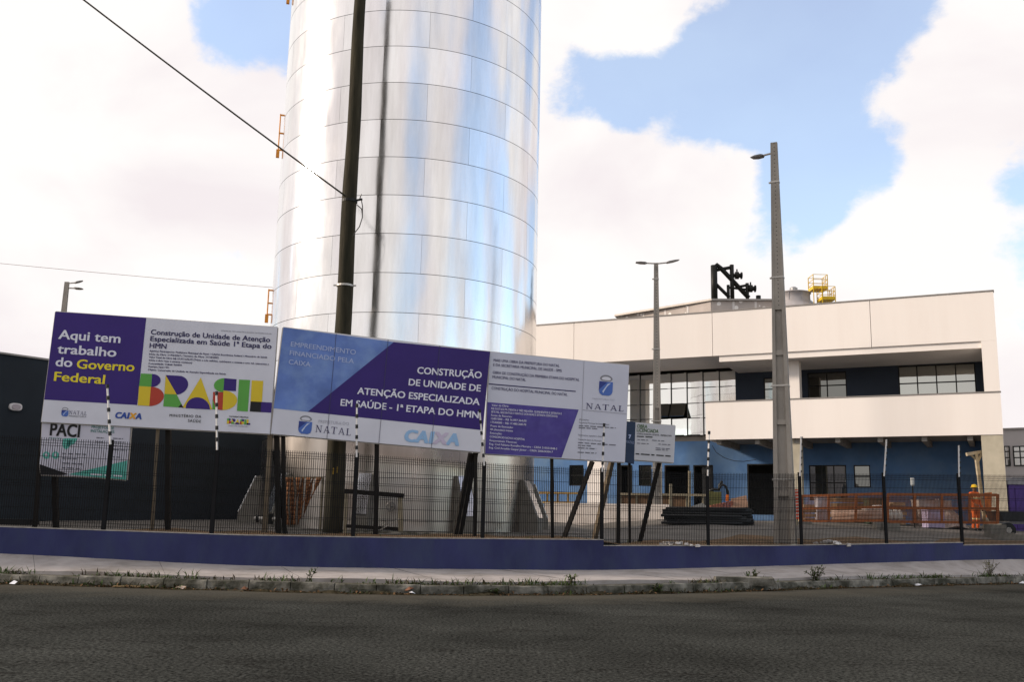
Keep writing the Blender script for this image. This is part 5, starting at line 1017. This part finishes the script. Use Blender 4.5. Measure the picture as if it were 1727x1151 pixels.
MB().hexa([(tr.x - .15, tr.y, tr.z + .62), (tr.x + 1.9, tr.y, tr.z + .62), (tr.x + 1.9, tr.y + 1.2, tr.z + .62), (tr.x - .15, tr.y + 1.2, tr.z + .62), (tr.x - .3, tr.y, tr.z + 1.0), (tr.x + 2.0, tr.y, tr.z + 1.0), (tr.x + 2.0, tr.y + 1.2, tr.z + 1.0), (tr.x - .3, tr.y + 1.2, tr.z + 1.0)]).build('tray', dgm, T)
MB().beam((tr.x - .6, tr.y - .05, tr.z + .56), (tr.x + 2.2, tr.y - .05, tr.z + .56), .09, .09).build('chassis', pm('trailer_grey', (.14, .14, .14), .5), T)
for wx in (-.05, 1.25):
    w = MB().tube([(tr.x + wx, tr.y - .12, tr.z + .28), (tr.x + wx, tr.y + .08, tr.z + .28)], .28, 18).build('wheel', blkp, T); MB().tube([(tr.x + wx, tr.y - .14, tr.z + .28), (tr.x + wx, tr.y - .122, tr.z + .28)], .11, 12).build('rim', galv2, w)
for k, (x, y, w_) in enumerate(((1690, 888, .7), (1716, 889, .9))):
    p = gz(x, 37.2); tag(MB().hexa([jit(v, .04) for v in [(p.x - w_ / 2, p.y - .3, p.z - .1), (p.x + w_ / 2, p.y - .3, p.z - .1), (p.x + w_ / 2, p.y + .3, p.z - .1), (p.x - w_ / 2, p.y + .3, p.z - .1), (p.x - w_ / 2.3, p.y - .25, p.z + .22), (p.x + w_ / 2.3, p.y - .25, p.z + .24), (p.x + w_ / 2.3, p.y + .25, p.z + .22), (p.x - w_ / 2.3, p.y + .25, p.z + .2)]]).build('concrete_block', bm_conc), ('smaller' if k == 0 else 'larger') + ' concrete block on the ground before the dark trailer', 'block')
# things at the tank foot
T = thing('timber_trestle', 'dark timber trestle frame standing before the tank foot, right of the wooden pole', 'trestle', gz(632, 28.6)); D_ = 28.7; fq = lambda x, y: at(x, y, D_)
for nm, a, b, w_, mt in (('beam', (582, 829), (681, 837), .13, dpost), ('beam', (584, 888), (672, 893), .1, dpost), ('post', (584, 828), (582, 900), .09, gw), ('post', (675, 838), (676, 898), .13, gw)):
    MB().beam(fq(*a), fq(*b), w_).build(nm, mt, T)
tag(MB().beam(at(642, 894, 28.45), at(674, 876, 28.45), .12, .03).build('loose_plank', pm('plank_pale', (.40, .37, .33), .85, var=.2, scale=6)), 'pale loose plank leaning inside the dark timber frame', 'plank')
vw = at(659, 855, 30.3); T = thing('valve_wheel', 'round grey valve wheel on the tank flank behind the timber frame', 'valve', vw); pts = [(vw.x + .13 * math.cos(a), vw.y, vw.z + .13 * math.sin(a)) for a in [2 * math.pi * i / 16 for i in range(17)]]
MB().tube(pts, .02, 6, False).build('rim', lapm, T); MB().beam((vw.x, vw.y, vw.z + .13), (vw.x, vw.y, vw.z - .13), .02).build('spoke', lapm, T); MB().tube([(vw.x, vw.y - .02, vw.z), (vw.x, vw.y + .9, vw.z)], .025, 6).build('spindle', lapm, T)
# orange netting draped from a rail
T = thing('draped_net', 'orange safety netting draped over a rail left of the wooden pole', 'netting', gz(510, 29.2)); D_ = 29.4
MB().beam(at(482, 806, D_), at(546, 806, D_), .05).build('rail', gw, T)
for x in (483, 545): a = at(x, 806, D_); MB().beam((a.x, a.y, yz(a.x, a.y) - .1), a, .06).build('post', gw, T)
nm_ = pm('rust_net', (.20, .085, .035), .85, var=.35, scale=6); sh = MB(); cols = []
for i in range(22):
    f_ = i / 21; xt = 482 + 62 * f_; xb = 482 + 30 * f_ ** .8 + 6 * f_; yb_ = 886 - 26 * max(0, f_ - .45) * 2 ; cols.append([at(xt + (xb - xt) * g_ + 2 * math.sin(g_ * 5 + i), 806 + (yb_ - 806) * g_, D_ - .06 - .12 * math.sin(i * 1.1) * g_) for g_ in [j / 10 for j in range(11)]])
for i in range(21):
    if i % 3 == 2: continue
    for j in range(10): sh.add([cols[i][j], cols[i + 1][j], cols[i + 1][j + 1], cols[i][j + 1]], [(0, 1, 2, 3)])
o = sh.build('net', nm_, T, True); sm_ = o.modifiers.new('t', 'SOLIDIFY'); sm_.thickness = .012
T = thing('pipe_valve', 'dark valve and pipe elbow on the slab at the left foot of the tank', 'valve', at(456, 884, 30.2)); q = at(456, 876, 30.2)
MB().tube([(q.x - .5, q.y, q.z), (q.x + .4, q.y, q.z)], .06, 8).build('pipe', galv2, T); MB().tube([(q.x - .05, q.y, q.z - .16), (q.x - .05, q.y, q.z + .16)], .13, 10).build('valve_body', blk, T); MB().tube([(q.x - .42, q.y - .02, q.z), (q.x - .36, q.y - .02, q.z)], .12, 10).build('flange', blk, T)
tag(MB().box(at(20, 880, 28.5).x - .6, at(20, 880, 28.5).x + .55, 28.4, 29.0, .9, at(20, 876, 28.5).z).build('dark_bin', pm('bin_black', (.008, .008, .009), .6)), 'low black box against the foot of the dark annex wall', 'box')
# ------------------------------------------------------------------ rubble, litter, weeds
rub = pm('white_rubble', (.55, .52, .50), .9, var=.2, scale=6)
for (cx_, D_, w_, lab) in ((1140, 29.7, .75, 'small heap of white rubble behind the fence below the black pipes'), (1395, 31.6, .8, 'white rubble heap right of the concrete lamp pole base')):
    p = gz(cx_, D_); T = thing('rubble_heap', lab, 'rubble', p, 'white rubble heaps')
    for k in range(26):
        c = p + Vector((random.gauss(0, w_ * .35), random.gauss(0, .12), 0)); r_ = random.uniform(.02, .06); c.z = yz(c.x, c.y) + r_ * .4 + max(0, .09 - abs(c.x - p.x) * .15)
        MB().hexa([jit(c + Vector((sx * r_, sy * r_, sz * r_ * .7)), r_ * .35) for sz in (-1, 1) for sx, sy in ((-1, -1), (1, -1), (1, 1), (-1, 1))]).build('rubble_piece', rub, T)
leafm = pm('weed_green', (.045, .070, .018), .8, var=.4, scale=9); dryw = pm('dry_weed', (.055, .045, .022), .9, var=.4, scale=9); leafb = pm('dead_leaf', (.13, .07, .03), .85, var=.5, scale=12)
def leaf(mb, p, d, up_, L_, w_):
    s_ = d.cross(up_).normalized(); mid = p + d * L_ * .5 + up_ * L_ * .08; mb.add([p, mid + s_ * w_ / 2, p + d * L_ - up_ * L_ * .1, mid - s_ * w_ / 2], [(0, 1, 2, 3)])
def rnd_dir(zmin=.0): 
    a = random.uniform(0, 6.283); z = random.uniform(zmin, 1); r_ = math.sqrt(max(0, 1 - z * z)); return Vector((r_ * math.cos(a), r_ * math.sin(a), z))
def weed_bits(mb, p, n_, h_, spread, w_=.02):
    for _ in range(n_):
        b = p + Vector((random.gauss(0, spread), random.gauss(0, spread * .5), 0)); d = rnd_dir(.35); leaf(mb, b, d, Vector((0, 0, 1)).cross(d).cross(d).normalized() * -1, random.uniform(.4, 1) * h_, random.uniform(.6, 1.4) * w_)
mb = MB(); dm = MB()
dens = lambda s_: .06 + 2.6 * max(0, mnoise.noise(Vector((s_ * .8, 3.3, 0))) + .08)
s_ = 0
while s_ < LK:
    p = fk(s_); i = min(int(s_ / LK * (len(XS) - 1)), len(XS) - 1); nn = NRM[i]
    if random.random() < dens(s_): weed_bits(mb if random.random() < .6 else dm, p + nn * random.uniform(.2, .6) + Vector((0, 0, .18)), random.randint(4, 14), random.uniform(.1, .32), .13, .028)
    if random.random() < dens(s_ + 9) * .8: weed_bits(dm if random.random() < .6 else mb, p - nn * random.uniform(-.02, .06), random.randint(4, 14), random.uniform(.08, .24), .14, .035)
    s_ += .07
for x in range(560, 1320, 6):
    if random.random() < .6:
        p = gz(x, Dw(x) + random.uniform(.3, 2.0)); weed_bits(dm if random.random() < .6 else mb, p, random.randint(3, 9), random.uniform(.06, .2), .1)
for x in range(380, 560, 9):
    p = gz(x, Dw(x) + random.uniform(.3, 1.6)); weed_bits(dm, p, 5, .12, .1)
o = mb.build('green_weeds', leafm); tag(o, 'low green weeds growing along the kerb and behind the wall', 'weeds', kind='stuff')
o = dm.build('dry_weeds', dryw); tag(o, 'dry brown weeds and grass along the kerb', 'weeds', kind='stuff')
lv = MB()
for _ in range(1500):
    s_ = random.uniform(0, LK); i = min(int(s_ / LK * (len(XS) - 1)), len(XS) - 1); p = fk(s_) - NRM[i] * abs(random.gauss(.0, .13)) + Vector((0, 0, .012))
    d = rnd_dir(0); d.z *= .35; d.normalize(); leaf(lv, p, d, Vector((0, 0, 1)), random.uniform(.04, .13), random.uniform(.03, .07))
o = lv.build('dead_leaves', leafb); tag(o, 'dead brown leaves and grit gathered against the kerb', 'leaves', kind='stuff')
def plant_(label, p, h_, n_, sp, mat):
    T = thing('weed_plant', label, 'plant', p, 'weed plants at the kerb'); st = MB(); lf = MB()
    for _ in range(n_):
        d = rnd_dir(.45); e_ = p + Vector((d.x * sp, d.y * sp * .6, h_ * random.uniform(.5, 1))); b = p + Vector((random.gauss(0, .05), 0, -.02)); m_ = b.lerp(e_, .5) + Vector((0, 0, .04)); st.tube([b, m_, e_], .006, 4)
        for k in range(9):
            q = b.lerp(m_, k / 4.5) if k < 4.5 else m_.lerp(e_, (k - 4.5) / 4.5); leaf(lf, q, rnd_dir(-.2), Vector((0, 0, 1)), random.uniform(.06, .13), random.uniform(.03, .06))
    st.build('stems', dryw, T); lf.build('leaves', mat, T)
def kp(x, off, z): 
    i = (x - XS[0]) / 50; k = int(i); p = KB[k].lerp(KB[k + 1], i - k); return p + NRM[k] * off + Vector((0, 0, z))
plant_('bushy green weed on the kerb right of the lamp pole', kp(1395, .45, .19), .42, 16, .38, leafm)
plant_('green weed tuft on the kerb under the concrete lamp pole', kp(1290, .45, .19), .34, 10, .25, leafm)
plant_('pale dry plant on the kerb near the right edge', kp(1690, .45, .19), .6, 12, .4, pm('pale_weed', (.20, .19, .11), .85, var=.4, scale=8))
plant_('thin weed with upright stems on the kerb left of centre', kp(515, .45, .19), .4, 4, .15, leafm)
plant_('small weed at the kerb foot below the second signboard', kp(835, -.02, 0), .2, 9, .22, leafm)
plant_('dark weed clump at the kerb foot below the licence sign', kp(1105, -.02, 0), .22, 12, .25, leafm)
plant_('low weed on the kerb below the middle of the signboards', kp(975, .45, .19), .3, 7, .2, leafm)
def litter(label, p, mat, w_=.12):
    mb = MB(); P_ = [jit(p + Vector((math.cos(a) * w_, math.sin(a) * w_ * .8, .04)), w_ * .35) for a in [i * 1.05 for i in range(6)]]; c = jit(p + Vector((0, 0, .09)), .02)
    for v in P_: v.z = max(v.z, p.z + .01)
    mb.add(P_ + [c], [(i, (i + 1) % 6, 6) for i in range(6)]); tag(mb.build('paper_litter', mat), label, 'litter', 'scraps of litter at the kerb')
pw = pm('litter_white', (.65, .65, .68), .7); ob_ = pm('litter_brown', (.14, .06, .03), .7)
litter('white crumpled paper on the road at the far left', kp(36, -.25, 0), pw, .11); litter('white scrap at the kerb foot below the tank', kp(695, -.08, 0), pw, .06); litter('brown scrap against the kerb below the tank', kp(690, -.03, .08), ob_, .1); litter('white scrap in the gutter right of the broken kerb', kp(1540, -.12, 0), pw, .1); litter('pale scrap in the gutter near the right edge', kp(1712, -.2, 0), pw, .12); litter('brown scrap in the gutter at the left', kp(415, -.08, 0), ob_, .1); litter('pale torn cardboard in the gutter below the first signboard', kp(308, -.1, 0), pm('litter_tan', (.42, .33, .26), .8), .12)
p = kp(230, -.12, .02); tag(MB().beam(p + Vector((-.45, 0, .01)), p + Vector((.5, .06, .015)), .06, .03).build('broken_stick', pm('stick_tan', (.30, .20, .10), .85, var=.25, scale=8)), 'tan broken stick lying in the gutter at the left', 'stick')
for x, lab in ((1262, 'broken lump of pale concrete lying on the kerb'), ):
    p = kp(x, .2, .2); T = thing('concrete_lump', lab, 'rubble', p)
    MB().hexa([jit(p + Vector((sx * .75, sy * .14 + sx * -.05, sz)), .05) for sz in (-.06, .13) for sx, sy in ((-1, -1), (1, -1), (1, 1), (-1, 1))]).build('lump', CONC(), T)
# ------------------------------------------------------------------ houses across the street (seen only mirrored in the tank and the glazing)
for k, (x, y, w_, d_, h_, c) in enumerate(((-34, -30, 13, 9, 4.2, (.52, .42, .32)), (-18, -31, 12, 9, 3.6, (.58, .52, .45)), (-3, -30, 11, 9, 4.6, (.45, .34, .26)), (11, -31, 13, 9, 3.8, (.56, .48, .38)), (27, -30, 14, 9, 4.4, (.48, .44, .40)))):
    T = thing('street_house', ['ochre', 'pale', 'brown', 'sand coloured', 'grey'][k] + ' single storey house across the street behind the viewpoint', 'house', (x, y, 0), 'houses across the street')
    hm_ = pm('house_wall_%d' % k, c, .9, var=.1, scale=.8); MB().box(x - w_ / 2, x + w_ / 2, y - d_, y, -.05, h_).build('wall', hm_, T)
    rfm = pm('clay_roof', (.26, .11, .06), .85, var=.3, scale=3, bump=.4, bscale=8); yv = y - d_ / 2; MB().prism([Vector((x - w_ / 2 - .3, y + .5, h_ + .003)), Vector((x - w_ / 2 - .3, y - d_ - .5, h_ + .003)), Vector((x - w_ / 2 - .3, yv, h_ + 1.5))], (w_ + .6, 0, 0)).build('roof', rfm, T)
    MB().box(x - .5, x + .5, y, y + .06, 0, 2.1).build('door', pm('house_door', (.10, .06, .035), .6), T)
    for dx in (-w_ * .3, w_ * .3): MB().box(x + dx - .7, x + dx + .7, y, y + .05, 1, 2.2).build('window', dimglass, T)
